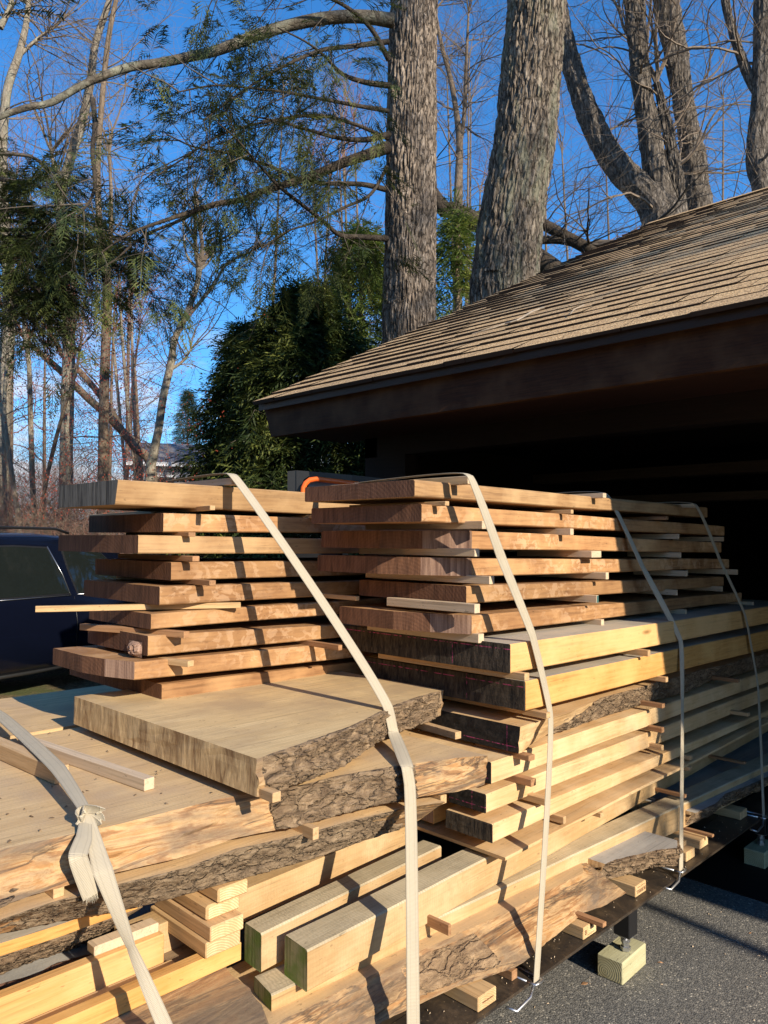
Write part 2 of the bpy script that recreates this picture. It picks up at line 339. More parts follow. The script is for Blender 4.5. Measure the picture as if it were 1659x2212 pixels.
def asphaltm():
    m, n, B = mat('asphalt'); v = coords(n, (1, 1, 1), False)
    vo = N(n, 'ShaderNodeTexVoronoi'); vo.inputs['Scale'].default_value = 150; n.links.new(v, vo.inputs['Vector'])
    vo2 = N(n, 'ShaderNodeTexVoronoi'); vo2.inputs['Scale'].default_value = 60; n.links.new(v, vo2.inputs['Vector'])
    sx = N(n, 'ShaderNodeSeparateColor'); n.links.new(vo.outputs['Color'], sx.inputs[0])
    c = ramp(n, sx.outputs[0], [(0, (.09, .088, .082)), (.55, (.16, .155, .142)), (.88, (.24, .225, .195)), (.965, (.28, .26, .22)), (.98, (.50, .46, .38))])
    g = noise(n, v, 2.2, 6, .6); c = mixc(n, mathn(n, 'MULTIPLY', g, .4), c, (.08, .076, .07))
    n.links.new(c, B.inputs['Base Color']); B.inputs['Roughness'].default_value = .85
    h = mathn(n, 'SUBTRACT', 1., vo.outputs['Distance']); h2 = mathn(n, 'SUBTRACT', 1., vo2.outputs['Distance'])
    bump(n, B, mathn(n, 'ADD', h, mathn(n, 'MULTIPLY', h2, .4)), .8, .003); return m
M['asphalt'] = asphaltm()
def litterm():
    m, n, B = mat('leaf_litter'); v = coords(n, (1, 1, 1), False)
    g = noise(n, v, 24, 6, .7); g2 = noise(n, v, 1.3, 4, .6)
    c = ramp(n, g, [(.35, (.06, .045, .025)), (.5, (.16, .11, .06)), (.66, (.30, .22, .12))])
    c = mixc(n, ramp(n, g2, [(.45, (0, 0, 0)), (.6, (1, 1, 1))]), c, (.09, .10, .035))
    n.links.new(c, B.inputs['Base Color']); B.inputs['Roughness'].default_value = .95; bump(n, B, g, 1., .03); return m
M['litter'] = litterm()
def shinglem():
    m, n, B = mat('shingle'); v = coords(n, (1, 1, 1), False)
    vo = N(n, 'ShaderNodeTexVoronoi'); vo.inputs['Scale'].default_value = 170; n.links.new(v, vo.inputs['Vector'])
    sx = N(n, 'ShaderNodeSeparateColor'); n.links.new(vo.outputs['Color'], sx.inputs[0])
    c = ramp(n, sx.outputs[0], [(0, (.22, .125, .055)), (.35, (.48, .295, .135)), (.7, (.70, .455, .215)), (1, (.92, .67, .36))])
    g = noise(n, coords(n, (4, 9, 9), False), 1.3, 3, .5); c = mixc(n, ramp(n, g, [(.35, (.0, .0, .0)), (.7, (.3, .3, .3))]), c, (.24, .16, .10))
    at_ = N(n, 'ShaderNodeAttribute'); at_.attribute_name = 'tone'; c = mixc(n, mathn(n, 'MULTIPLY', at_.outputs['Fac'], .34), c, (.26, .165, .095))
    n.links.new(c, B.inputs['Base Color']); B.inputs['Roughness'].default_value = .92; bump(n, B, vo.outputs['Distance'], .7, .004); return m
M['shingle'] = shinglem()
M['shingle_edge'] = plain('shingle_cut_edge', (.045, .031, .022), .95)
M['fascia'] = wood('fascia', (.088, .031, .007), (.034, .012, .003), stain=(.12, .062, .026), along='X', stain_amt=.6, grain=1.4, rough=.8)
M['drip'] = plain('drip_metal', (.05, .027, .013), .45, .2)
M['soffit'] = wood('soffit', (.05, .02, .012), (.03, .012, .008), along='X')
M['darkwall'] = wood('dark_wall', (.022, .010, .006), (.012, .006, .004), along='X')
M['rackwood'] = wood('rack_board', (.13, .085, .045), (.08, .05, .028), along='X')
M['trunk'] = barkm('trunk_bark', [(.06, .043, .031), (.21, .165, .125), (.43, .36, .29)], 22, 1., .9, stretch=(1, 1, .26), lichen=(.20, .155, .12))
M['trunk2'] = barkm('trunk_bark_mossy', [(.055, .042, .030), (.18, .142, .105), (.37, .31, .24)], 21, 1., .9, stretch=(1, 1, .24), lichen=(.22, .22, .15))
M['trunk3'] = barkm('maple_bark', [(.045, .037, .029), (.12, .10, .08), (.27, .235, .195)], 17, 1., .75, stretch=(1, 1, .3))
M['limb'] = barkm('limb_bark', [(.03, .022, .015), (.05, .038, .027), (.08, .065, .045)], 14, .7, .3)
M['limb_pale'] = barkm('limb_bark_lichen', [(.05, .04, .03), (.09, .075, .055), (.17, .145, .11)], 12, .7, .3, lichen=(.28, .29, .22))
M['paletrunk'] = barkm('pale_bark', [(.15, .125, .095), (.25, .215, .165), (.38, .335, .27)], 14, .5, .25, lichen=(.27, .27, .20), stretch=(1, 1, .4))
M['browntrunk'] = barkm('brown_bark', [(.10, .072, .05), (.175, .13, .09), (.27, .21, .155)], 10, .5, .3, stretch=(1, 1, .4))
M['twig'] = plain('twig', (.19, .145, .105), .85)
M['twig_red'] = plain('twig_red', (.24, .115, .085), .85)
M['twig_dark'] = plain('twig_dark', (.10, .08, .06), .85)
M['berry'] = plain('red_berry', (.45, .08, .04), .6)
def leafm(name, cols, tr=.25):
    m, n, B = mat(name); v = coords(n, (1, 1, 1), False); g = noise(n, v, 1.4, 4, .6); g2 = noise(n, v, 22, 2, .5)
    c = ramp(n, mathn(n, 'ADD', mathn(n, 'MULTIPLY', g, .6), mathn(n, 'MULTIPLY', g2, .4)), [(.36, cols[0]), (.5, cols[1]), (.62, cols[2])])
    n.links.new(c, B.inputs['Base Color']); B.inputs['Roughness'].default_value = .6
    t = N(n, 'ShaderNodeBsdfTranslucent'); n.links.new(c, t.inputs['Color']); mxs = N(n, 'ShaderNodeMixShader'); mxs.inputs[0].default_value = tr
    out = n.nodes['Material Output']; n.links.new(B.outputs[0], mxs.inputs[1]); n.links.new(t.outputs[0], mxs.inputs[2]); n.links.new(mxs.outputs[0], out.inputs[0]); return m
M['hemlock'] = leafm('hemlock_needles', [(.020, .033, .010), (.048, .066, .018), (.15, .16, .042)], .15)
M['cedar'] = leafm('cedar_fronds', [(.04, .075, .018), (.12, .17, .035), (.30, .31, .07)], .4)
M['cedar_shaded'] = leafm('cedar_fronds_shaded', [(.018, .034, .010), (.042, .064, .016), (.22, .24, .05)], .25)  # same fronds in darker greens, shade painted into the colour
M['pineneedle'] = leafm('pine_needles', [(.03, .06, .03), (.06, .10, .05), (.11, .15, .07)])
M['navy'] = plain('navy_paint', (.0035, .005, .013), .16, .2, .4, 200, .1, 0)
M['glass'] = plain('dark_glass', (.010, .013, .012), .04, 0, .8, 5, .3, 0)
M['rubber'] = plain('tyre_rubber', (.02, .02, .02), .8)
M['chrome'] = plain('trim_metal', (.35, .36, .38), .25, .9)
M['rim'] = plain('wheel_alloy', (.25, .25, .26), .35, .8)
M['orange_paint'] = plain('orange_paint', (.90, .16, .03), .3)
M['greypanel'] = plain('grey_panel', (.30, .32, .36), .5)
M['siding'] = plain('house_siding', (.42, .46, .52), .8)
M['houseroof'] = plain('house_roof', (.20, .20, .21), .9, nscale=60)
M['whitetrim'] = plain('white_trim', (.75, .76, .78), .6)
M['ink'] = plain('stamp_ink', (.20, .09, .04), .9)
M['deadbranch'] = plain('dead_branch', (.36, .30, .23), .8)

# ------------------------------------------------------------------ setting
def sheet(name, x0, x1, y0, y1, z, m):
    b = MB(); b.add([(x0, y0, z), (x1, y0, z), (x1, y1, z), (x0, y1, z)], [(0, 1, 2, 3)]); return tag(b.build(name, m), kind='structure')
sheet('ground', -600, 600, -600, 600, -.02, M['litter'])
sheet('driveway', -4.9, 14, -12, 16, 0, M['asphalt'])

# garage ---------------------------------------------------------------
YE, ZE, XL, XR, SL, YR = 3.218, 2.725, -4.478, 9.0, .512, 9.4
ga = empty('garage', (0, 6, 0), 'dark brown timber garage with tan shingle roof, its wide doorway in deep shadow', 'garage')
def gp(mb, name, m, **k):
    o = mb.build(name, m, ga, **k); o.location = (0, -6, 0); return o
rs = math.sqrt(1+SL*SL); LS = (YR-YE)*rs; uy, uz = 1/rs, SL/rs; ny, nz_ = -SL/rs, 1/rs
b = MB(); tone = []
EXP = .175; nc = int(LS/EXP)+1; rnd = random.Random(3)
def rp(x, sdist, h): return (x, YE+sdist*uy+h*ny, ZE+sdist*uz+h*nz_)
for c in range(nc):
    s0 = c*EXP; x = XL+(0 if c % 2 else -0.0); base_t = rnd.random()*.15
    sag = lambda xx: .004*math.sin(xx*1.3+c*.05)
    while x < XR:
        w = rnd.uniform(.12, .34); x2 = min(x+w, XR); hi = rnd.random() < .5
        th = .0185 if hi else .0125; lo = s0-(.006 if hi else 0)+rnd.uniform(-.003, .003)+(-.012 if c == 0 else 0)
        a, e = rp(x, lo, th+sag(x)), rp(x2-.005, lo, th+sag(x2)); t1, t2 = rp(x2-.005, s0+EXP+.02, .004), rp(x, s0+EXP+.02, .004)
        b0, b1 = rp(x, lo, -.006), rp(x2-.005, lo, -.006)
        b.add([a, e, t1, t2, b0, b1, rp(x2-.005, s0+EXP+.02, -.006), rp(x, s0+EXP+.02, -.006)], [(0, 1, 2, 3), (4, 5, 1, 0)], [0, 1])
        tv = base_t+rnd.choice((0, 0, .25, .6, .9))*rnd.random(); tone += [tv]*2
        x = x2
o = gp(b, 'shingles', [M['shingle'], M['shingle_edge']])
at_ = o.data.attributes.new('tone', 'FLOAT', 'FACE'); at_.data.foreach_set('value', tone)
b = MB()  # roof deck and back slope
b.add([rp(XL+.02, 0.01, -.008), rp(XR, 0.01, -.008), rp(XR, LS, -.008), rp(XL+.02, LS, -.008), rp(XL+.02, 0.01, -.028), rp(XR, 0.01, -.028), rp(XR, LS, -.028), rp(XL+.02, LS, -.028)],
      [(0, 1, 2, 3), (7, 6, 5, 4), (0, 4, 5, 1), (3, 7, 4, 0), (1, 5, 6, 2)])
yb_, zb_ = 2*YR-YE, ZE; zr = ZE+(YR-YE)*SL
b.add([(XL, YR, zr), (XR, YR, zr), (XR, yb_, zb_), (XL, yb_, zb_), (XL, YR, zr-.03), (XR, YR, zr-.03), (XR, yb_, zb_-.03), (XL, yb_, zb_-.03)], [(0, 1, 2, 3), (7, 6, 5, 4), (2, 3, 7, 6), (0, 3, 7, 4)])
gp(b, 'roof_deck', M['soffit'])
b = MB(); rr = random.Random(5); x = XL
while x < XR:
    b.add([(x, YR-.14, zr-.045), (x+.24, YR-.14, zr-.045), (x+.24, YR, zr+.03), (x, YR, zr+.03), (x+.24, YR+.14, zr-.045), (x, YR+.14, zr-.045)], [(0, 1, 2, 3), (3, 2, 4, 5)]); x += .24+.003
gp(b, 'ridge_cap', M['shingle'])
b = MB(); b.box(XL+.03, XR, YE+.012, YE+.022, ZE-.055, ZE-.012); b.box(XL+.03, XR, YE+.022, YE+.10, ZE-.016, ZE-.008); gp(b, 'drip_edge', M['drip'])
b = MB(); FZ0, FZ1 = 2.480, ZE-.045
b.add([(XL+.13, YE+.05, FZ0), (XR, YE+.05, FZ0), (XR, YE+.05, FZ1), (XL+.05, YE+.05, FZ1), (XL+.13, YE+.095, FZ0), (XR, YE+.095, FZ0), (XR, YE+.095, FZ1), (XL+.05, YE+.095, FZ1)],
      [(0, 1, 2, 3), (0, 4, 5, 1), (3, 7, 4, 0), (7, 6, 5, 4)])
gp(b, 'fascia', M['fascia'])
b = MB()  # rake board down the left gable edge
b.add([rp(XL+.05, .08, -.03), rp(XL+.05, LS, -.03), rp(XL+.05, LS, -.24), rp(XL+.05, .20, -.24), rp(XL+.09, .08, -.03), rp(XL+.09, LS, -.03), rp(XL+.09, LS, -.24), rp(XL+.09, .20, -.24)],
      [(0, 1, 2, 3), (7, 6, 5, 4), (0, 3, 7, 4), (3, 2, 6, 7)])
gp(b, 'rake_board', M['fascia'])
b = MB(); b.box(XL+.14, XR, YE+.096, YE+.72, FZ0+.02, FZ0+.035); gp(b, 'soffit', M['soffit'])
b = MB()
WX, WY = -4.05, 3.9
b.box(WX, WX+.12, WY, yb_-.5, 0, 2.5)
b.add([(WX, WY, 2.5), (WX, yb_-.5, 2.5), (WX, YR, zr-.2)], [(0, 1, 2)])
b.box(WX, XR, yb_-.6, yb_-.5, 0, 2.6); b.box(XR-.12, XR, WY, yb_-.5, 0, 2.6)
b.box(WX+.12, WX+.4, WY, WY+.12, 0, 2.36); b.box(4.2, XR, WY, WY+.12, 0, 2.36)
b.box(WX, XR, WY, WY+.14, 2.36, 2.50)
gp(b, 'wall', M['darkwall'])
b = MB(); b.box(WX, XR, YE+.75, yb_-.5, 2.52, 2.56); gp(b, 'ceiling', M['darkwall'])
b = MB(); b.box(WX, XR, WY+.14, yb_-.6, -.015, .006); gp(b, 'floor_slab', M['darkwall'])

# trailer deck ---------------------------------------------------------
DX, DZ = -1.443, .33
tr = empty('flatbed_trailer', (-2.6, 3.5, DZ), 'black rusty steel flatbed deck carrying the stacked lumber', 'trailer')
def tp(mb, name, m, **k):
    o = mb.build(name, m, tr, **k); o.location = (2.6, -3.5, -DZ); return o
b = MB()
ys = [-.6, .95, 1.52, 2.09, 7.2]
b.box(-3.75, DX-.17, -.6, 7.2, DZ-.006, DZ-.002)
b.box(DX-.166, DX, -.6, 7.2, DZ-.010, DZ)
b.box(-3.75, DX-.42, -.5, 7.2, DZ-.002, DZ+.001) if False else None
tp(b, 'deck_plate', M['deck'])
b = MB(); b.box(DX-.30, DX-.24, -.6, 7.2, DZ-.12, DZ-.0105); b.box(-3.72, -3.66, -.6, 7.2, DZ-.12, DZ-.007)
for y in (-.3, .9, 2.1, 3.4, 4.7, 6.): b.box(-3.6, DX-.12, y, y+.06, DZ-.11, DZ-.0105)
tp(b, 'frame_rail', M['black'])
def jack(y, par):
    x = DX-.10
    b = MB(); b.bbox(x-.036, x+.036, y-.036, y+.036, .155, DZ-.011, .004); o = b.build('leg', M['black'], par); o.location = (2.6, -3.5, -DZ)
    b = MB(); b.tube([(x, y, .150), (x, y, .155)], .032, 16); b.tube([(x, y, .10), (x, y, .150)], .011, 12)
    q = []
    for zz, r in ((.092, .021), (.107, .021), (.108, .015), (.118, .015), (.125, .019), (.136, .019)): q.append(((x, y, zz), r))
    b.tube([p for p, r in q], [r for p, r in q], 6)
    b2 = b.build('levelling_foot', M['steel'], o)
jack(2.985, tr); jack(4.55, tr)
def blockbox(name, x0, x1, y0, y1, z0, z1, mt, me, label, cat, group=None, yaw=0., bev=.004, end_part=True, notch=None, along='X'):
    """a sawn block with its end-grain faces in their own material; local origin at base centre"""
    cx, cy = (x0+x1)/2, (y0+y1)/2; hx, hy, h = (x1-x0)/2, (y1-y0)/2, z1-z0
    b = MB()
    if notch:
        nw, nd = notch; off = hy*.25
        b.bbox(-hx, hx, -hy, hy, 0, h-nd, bev); b.bbox(-hx, hx, -hy, off-nw/2, h-nd-.002, h, bev*.6); b.bbox(-hx, hx, off+nw/2, hy, h-nd-.002, h, bev*.6)
    else: b.bbox(-hx, hx, -hy, hy, 0, h, bev)
    # assign end material by face normal
    for i, f in enumerate(b.f):
        P = [Vector(b.v[j]) for j in f]; nrm = (P[1]-P[0]).cross(P[2]-P[0]).normalized()
        if abs(nrm['XY'.index(along)]) > .9: b.m[i] = 1
    o = b.build(name, [M[mt], M[me]]); o.location = (cx, cy, z0); o.rotation_euler = (0, 0, yaw)
    return tag(o, label, cat, group)
# block under the jack
bc = at(c3(0, 0), z=0)
blockbox('wood_block', DX-.10-.075, DX-.10+.035, 2.885, 3.10, 0, .089, 'treated', 'treated_end', 'pale greenish treated wood block under the front steel jack leg on the asphalt', 'block', yaw=.03, along='Y')
blockbox('wood_block', DX-.155, DX-.045, 4.44, 4.66, 0, .089, 'treated', 'treated_end', 'wood block under the rear jack leg inside the dark garage', 'block', along='Y')

# ------------------------------------------------------------------ lumber builders
def board(name, P, X, ymax=None, side='walnut', end='walnut_end', label='', cat='plank', group=None, facet=None, left=None, cap=None, capmat='black_end', w=None, wob=.0025, seed=0, topmat=None, dz=0., y1=None, wane=0., corner=.004, undercut=0.):
    """P: near corner (top, bottom), far points (top, bottom) seen on the +X side plane X"""
    (nt_, nb), (ft, fb) = P
    a, b_ = at(nt_, x=X), at(nb, x=X); c, d = at(ft, x=X), at(fb, x=X)
    y0 = a[1]; Y1 = y1 or c[1]
    k = (Y1-y0)/(c[1]-y0); zt0, zb0 = a[2]+dz, b_[2]+dz; zt1 = zt0+(c[2]+dz-zt0)*k; zb1 = zb0+(d[2]+dz-zb0)*k
    if w is None: w = X-at(left, y=y0)[0]
    rn = random.Random(seed+hash(label) % 1000 if False else seed)
    n = max(10, int((Y1-y0)/.04)); rings = []
    # cross-section going round: bottom-right, top-right, top-left, bottom-left (with small bevels)
    mb = MB(); org = (X, y0, zb0)
    e = corner
    plan = lambda xx: 0.
    if facet:  # the near end is cut away at an angle: from x=-fx on, receding by fy at the corner
        fx, fy = facet
        plan = lambda xx: fy*max(0., 1-(-xx)/fx)
    cs_n = 9
    for i in range(n+1):
        t = i/n; y = y0+(Y1-y0)*t; zt = zt0+(zt1-zt0)*t; zb = zb0+(zb1-zb0)*t
        wz = wob*2.2*nz(y*.9, seed*3.1); wx = wob*1.6*nz(y*1.4, seed*1.7+9); fz = wob*.5*nz(y*22, seed)
        h = zt-zb
        wn = wane*max(0, nz(y*3.0, seed*2.3)+.25)
        uc = undercut*(1+.5*nz(y*2, seed*1.3))
        ring = []
        pts = [(-e-uc, 0), (0-uc, e), (0-uc*.5, h*.5), (0, h-e-wn), (-e-wn*.8, h)]
        xs = [-w*.25, -w*.5, -w*.75]
        pts += [(x_, h) for x_ in xs] + [(-w+e, h), (-w, h-e), (-w, e), (-w+e, 0)] + [(x_, 0) for x_ in xs[::-1]]
        for (x_, z_) in pts:
            ring.append((X+x_+wx+(fz if x_ > -e*3 else 0), y+(plan(x_) if i < 1 else (plan(x_)*max(0, 1-i*.04/.5) if False else plan(x_) if plan(x_) > (y-y0) else 0)) , zb+z_+wz))
        rings.append(ring)
    if facet:  # keep rings ordered in the cut zone
        for i in range(1, n+1):
            for j in range(len(rings[0])):
                p, q = rings[i-1][j], rings[i][j]
                base = y0+(Y1-y0)*i/n; cut = y0+plan(q[0]-X)
                yy = max(base, cut+.0005*i); rings[i][j] = (q[0], yy, q[2])
    nr = len(rings[0]); vs = [p for r in rings for p in r]
    fs = []; ms = []
    for i in range(n):
        for j in range(nr):
            fs.append((i*nr+j, (i+1)*nr+j, (i+1)*nr+(j+1) % nr, i*nr+(j+1) % nr)); ms.append(2 if 4 <= j <= 7 else 0)
    # end caps as strips
    def capf(base, flip):
        o = []
        top = [4, 5, 6, 7, 8]; bot = [0, 14, 13, 12, 11]
        o.append((0, 1, 3, 4)); o[-1] = (0, 1, 2, 3, 4)
        for q in range(4): o.append((bot[q], top[q], top[q+1], bot[q+1]))
        o.append((11, 8, 9, 10))
        return [tuple(base+k for k in (f if not flip else f[::-1])) for f in o]
    f1 = capf(0, False); f2 = capf(n*nr, True); fs += f1+f2; ms += [1]*(len(f1)+len(f2))
    if facet:
        for q in range(len(f1)):
            if q < 2 or (q < 3 and facet[0] > w*.5): ms[-len(f1)-len(f2)+q] = 3
    mb.add(vs, fs, ms)
    mats = [M[side], M[end], M[topmat or side], M['walnut_facet']]
    o = mb.build(name, mats, off=org); tag(o, label, cat, group)
    if cap:
        cb = MB(); hh = zt0-zb0; e2 = .0035
        # painted sealing coat wrapping the sawn end
        uc = undercut
        nx_ = 12; nzz = 6; vv = []
        for i in range(nx_+1):
            for j in range(nzz+1):
                xx = -w+.002+(w-.003-(uc*(1-j/nzz)))*i/nx_; zz = .002+(hh-.004)*j/nzz
                vv.append((xx, -e2-.0025*abs(nz(xx*60, zz*60, seed)), zz))
        ff = [(i*(nzz+1)+j, (i+1)*(nzz+1)+j, (i+1)*(nzz+1)+j+1, i*(nzz+1)+j+1) for i in range(nx_) for j in range(nzz)]
        cb.add(vv, ff)
        vb = [(p[0], .0, p[2]) for p in vv]; rim = [i*(nzz+1) for i in range(nx_+1)]+[nx_*(nzz+1)+j for j in range(1, nzz+1)]+[i*(nzz+1)+nzz for i in range(nx_-1, -1, -1)]+[j for j in range(nzz-1, 0, -1)]
        k0 = len(cb.v); cb.add([vb[r] for r in rim], []); nrm = len(rim)
        for q in range(nrm): cb.f.append((rim[q], k0+q, k0+(q+1) % nrm, rim[(q+1) % nrm])); cb.m.append(0)
        c_ = cb.build('painted_end', M[capmat], o, smooth=False)
    return o, dict(y0=y0, y1=Y1, zt0=zt0, zt1=zt1, zb0=zb0, w=w, X=X, zt=lambda y: zt0+(zt1-zt0)*(y-y0)/(Y1-y0))
LEFTS = {'under the top slab of the left': z1(385, 262), 'long pale stick': z1(152, 668), 'sixth left-stack': z1(343, 745), 'seventh left-stack': z1(368, 852)}
def stick(p, xe, w=.028, h=.028, L_=.5, m='stick_pale', label='', name='spacer_stick', group='spacer sticks between the boards', yaw=0., zb=None, cat='stick', em=None, y=None):
    """p: bottom near corner of its +X end"""
    q = at(p, x=xe) if zb is None or xe is not None else at(p, z=zb)
    z = q[2] if zb is None else zb
    b = MB(); b.bbox(-L_, 0, 0, w, 0, h, .0015)
    for i, f in enumerate(b.f):
        P = [Vector(b.v[j]) for j in f]; nn = (P[1]-P[0]).cross(P[2]-P[0]).normalized()
        if nn.x > .9: b.m[i] = 1
    o = b.build(name, [M[m], M[em or m]]); o.location = (q[0], q[1], z); o.rotation_euler = (0, 0, yaw)
    for k_, lp_ in LEFTS.items():
        if k_ in label:
            e_ = at(lp_, z=z+.002); dv = np.array([q[0]-e_[0], q[1]-e_[1]]); ln = np.hypot(*dv); o.scale = (ln/L_, 1, 1); o.rotation_euler = (0, 0, math.atan2(dv[1], dv[0])); print('leftend', label, e_, ln)
    tag(o, label, cat, group); return o, q

# ------------------------------------------------------------------ right stack: brown planks
XW = -1.81
GR = 'brown planks of the right stack'
rows = []
o, r = board('plank', ((z2(600, 120), z2(603, 212)), (z3(1180, 400), z3(1180, 478))), XW, left=z2(2, 200), side='walnut_grey', label='top brown plank of the right stack with waney rounded edge', group=GR, wane=.012, seed=1); rows.append(r)
o, r = board('plank', ((z2(640, 255), z2(640, 350)), (z3(1310, 545), z3(1310, 620))), XW, left=z2(38, 345), label='brown plank second from top of the right stack, dark ribbed patch on its end', group=GR, seed=2); rows.append(r)
o, r = board('plank', ((z2(780, 397), z2(780, 502)), (z3(1290, 672), z3(1290, 752))), XW, left=z2(90, 468), label='brown plank third from top of the right stack with rough sawn corner', group=GR, facet=(.30, .14), seed=3); rows.append(r)
o, r = board('plank', ((z2(780, 548), z2(780, 650)), (z3(1350, 808), z3(1350, 882))), XW, left=z2(70, 600), label='orange brown plank fourth from top of the right stack with rough sawn corner', group=GR, facet=(.30, .14), seed=4); rows.append(r)
o, r = board('plank', ((z2(878, 702), z2(888, 797)), (z3(1305, 945), z3(1305, 1018))), XW, left=z2(295, 740), label='brown plank fifth from top of the right stack, set back from its neighbours', group=GR, seed=5); rows.append(r)
o, r = board('plank', ((z2(815, 868), z2(815, 974)), (z3(1450, 1072), z3(1450, 1142))), XW, left=z2(188, 880), label='reddish brown plank lowest of the right stack, lying above the yellow timbers', group=GR, facet=(.28, .10), seed=6); rows.append(r)
# yellow timbers
GY = 'timbers with black painted ends in the right stack'
o, Y1 = board('timber', ((z2(1120, 1020), z2(1128, 1178)), (z3(1659, 1185), z3(1659, 1318))), -1.65, left=z3b(245, 62), side='yellow', topmat='grey_top', end='black_flat', cap=True, y1=5.6, label='upper thick yellow timber with black painted end below the brown planks', cat='timber', group=GY, seed=7)
o, Y2 = board('timber', ((z3b(1438, 305), z3b(1445, 497)), (z3(1560, 1395), z3(1560, 1545))), -1.64, w=.86, side='orange', topmat='grey_top', end='black_flat', cap=True, y1=5.6, label='lower thick orange yellow timber with black painted end and pink chalk marks', cat='timber', group=GY, seed=8)
XM = -1.655
o, m2 = board('timber', ((c1(795, 478), c1(775, 692)), (z4(1659, 225), z4(1659, 300))), -1.70, w=.75, side='pale', end='black_flat', cap=True, capmat='black_flat', y1=5.6, label='pale timber just under the live-edge timber, its end hidden behind the bark slab', cat='timber', group=GY, seed=10)
o, m3 = board('timber', ((c1(742, 775), c1(740, 955)), (z4(1659, 330), z4(1659, 412))), -1.70, left=c1(400, 765), side='pale', end='black_flat', cap=True, capmat='black_flat', y1=5.6, label='pale timber with wavy grain and short black end, third above the thin board', cat='timber', group=GY, seed=11)
o, m4_ = board('timber', ((c1(808, 1060), c1(802, 1240)), (c2(1500, 60), c2(1500, 105))), -1.66, left=c1(370, 955), side='pale', end='black_flat', cap=True, capmat='black_end', y1=5.6, label='pale timber with lit rough black end, resting over the thin board', cat='timber', group=GY, seed=12)
o, th = board('thin_board', ((c1(925, 1372), c1(925, 1404)), (c2(1560, 140), c2(1560, 158))), -1.615, left=c1(50, 1058), side='pale', end='stick', y1=5.0, label='thin pale board jutting out above the grey square beams', cat='board', seed=13, corner=.002)
print('rows', [(round(r['y0'], 2), round(r['y1'], 2), round(r['zb0'], 3), round(r['zt0'], 3), round(r['zt1'], 3), round(r['w'], 2)) for r in rows+[Y1, Y2, m2, m3, m4_, th]])

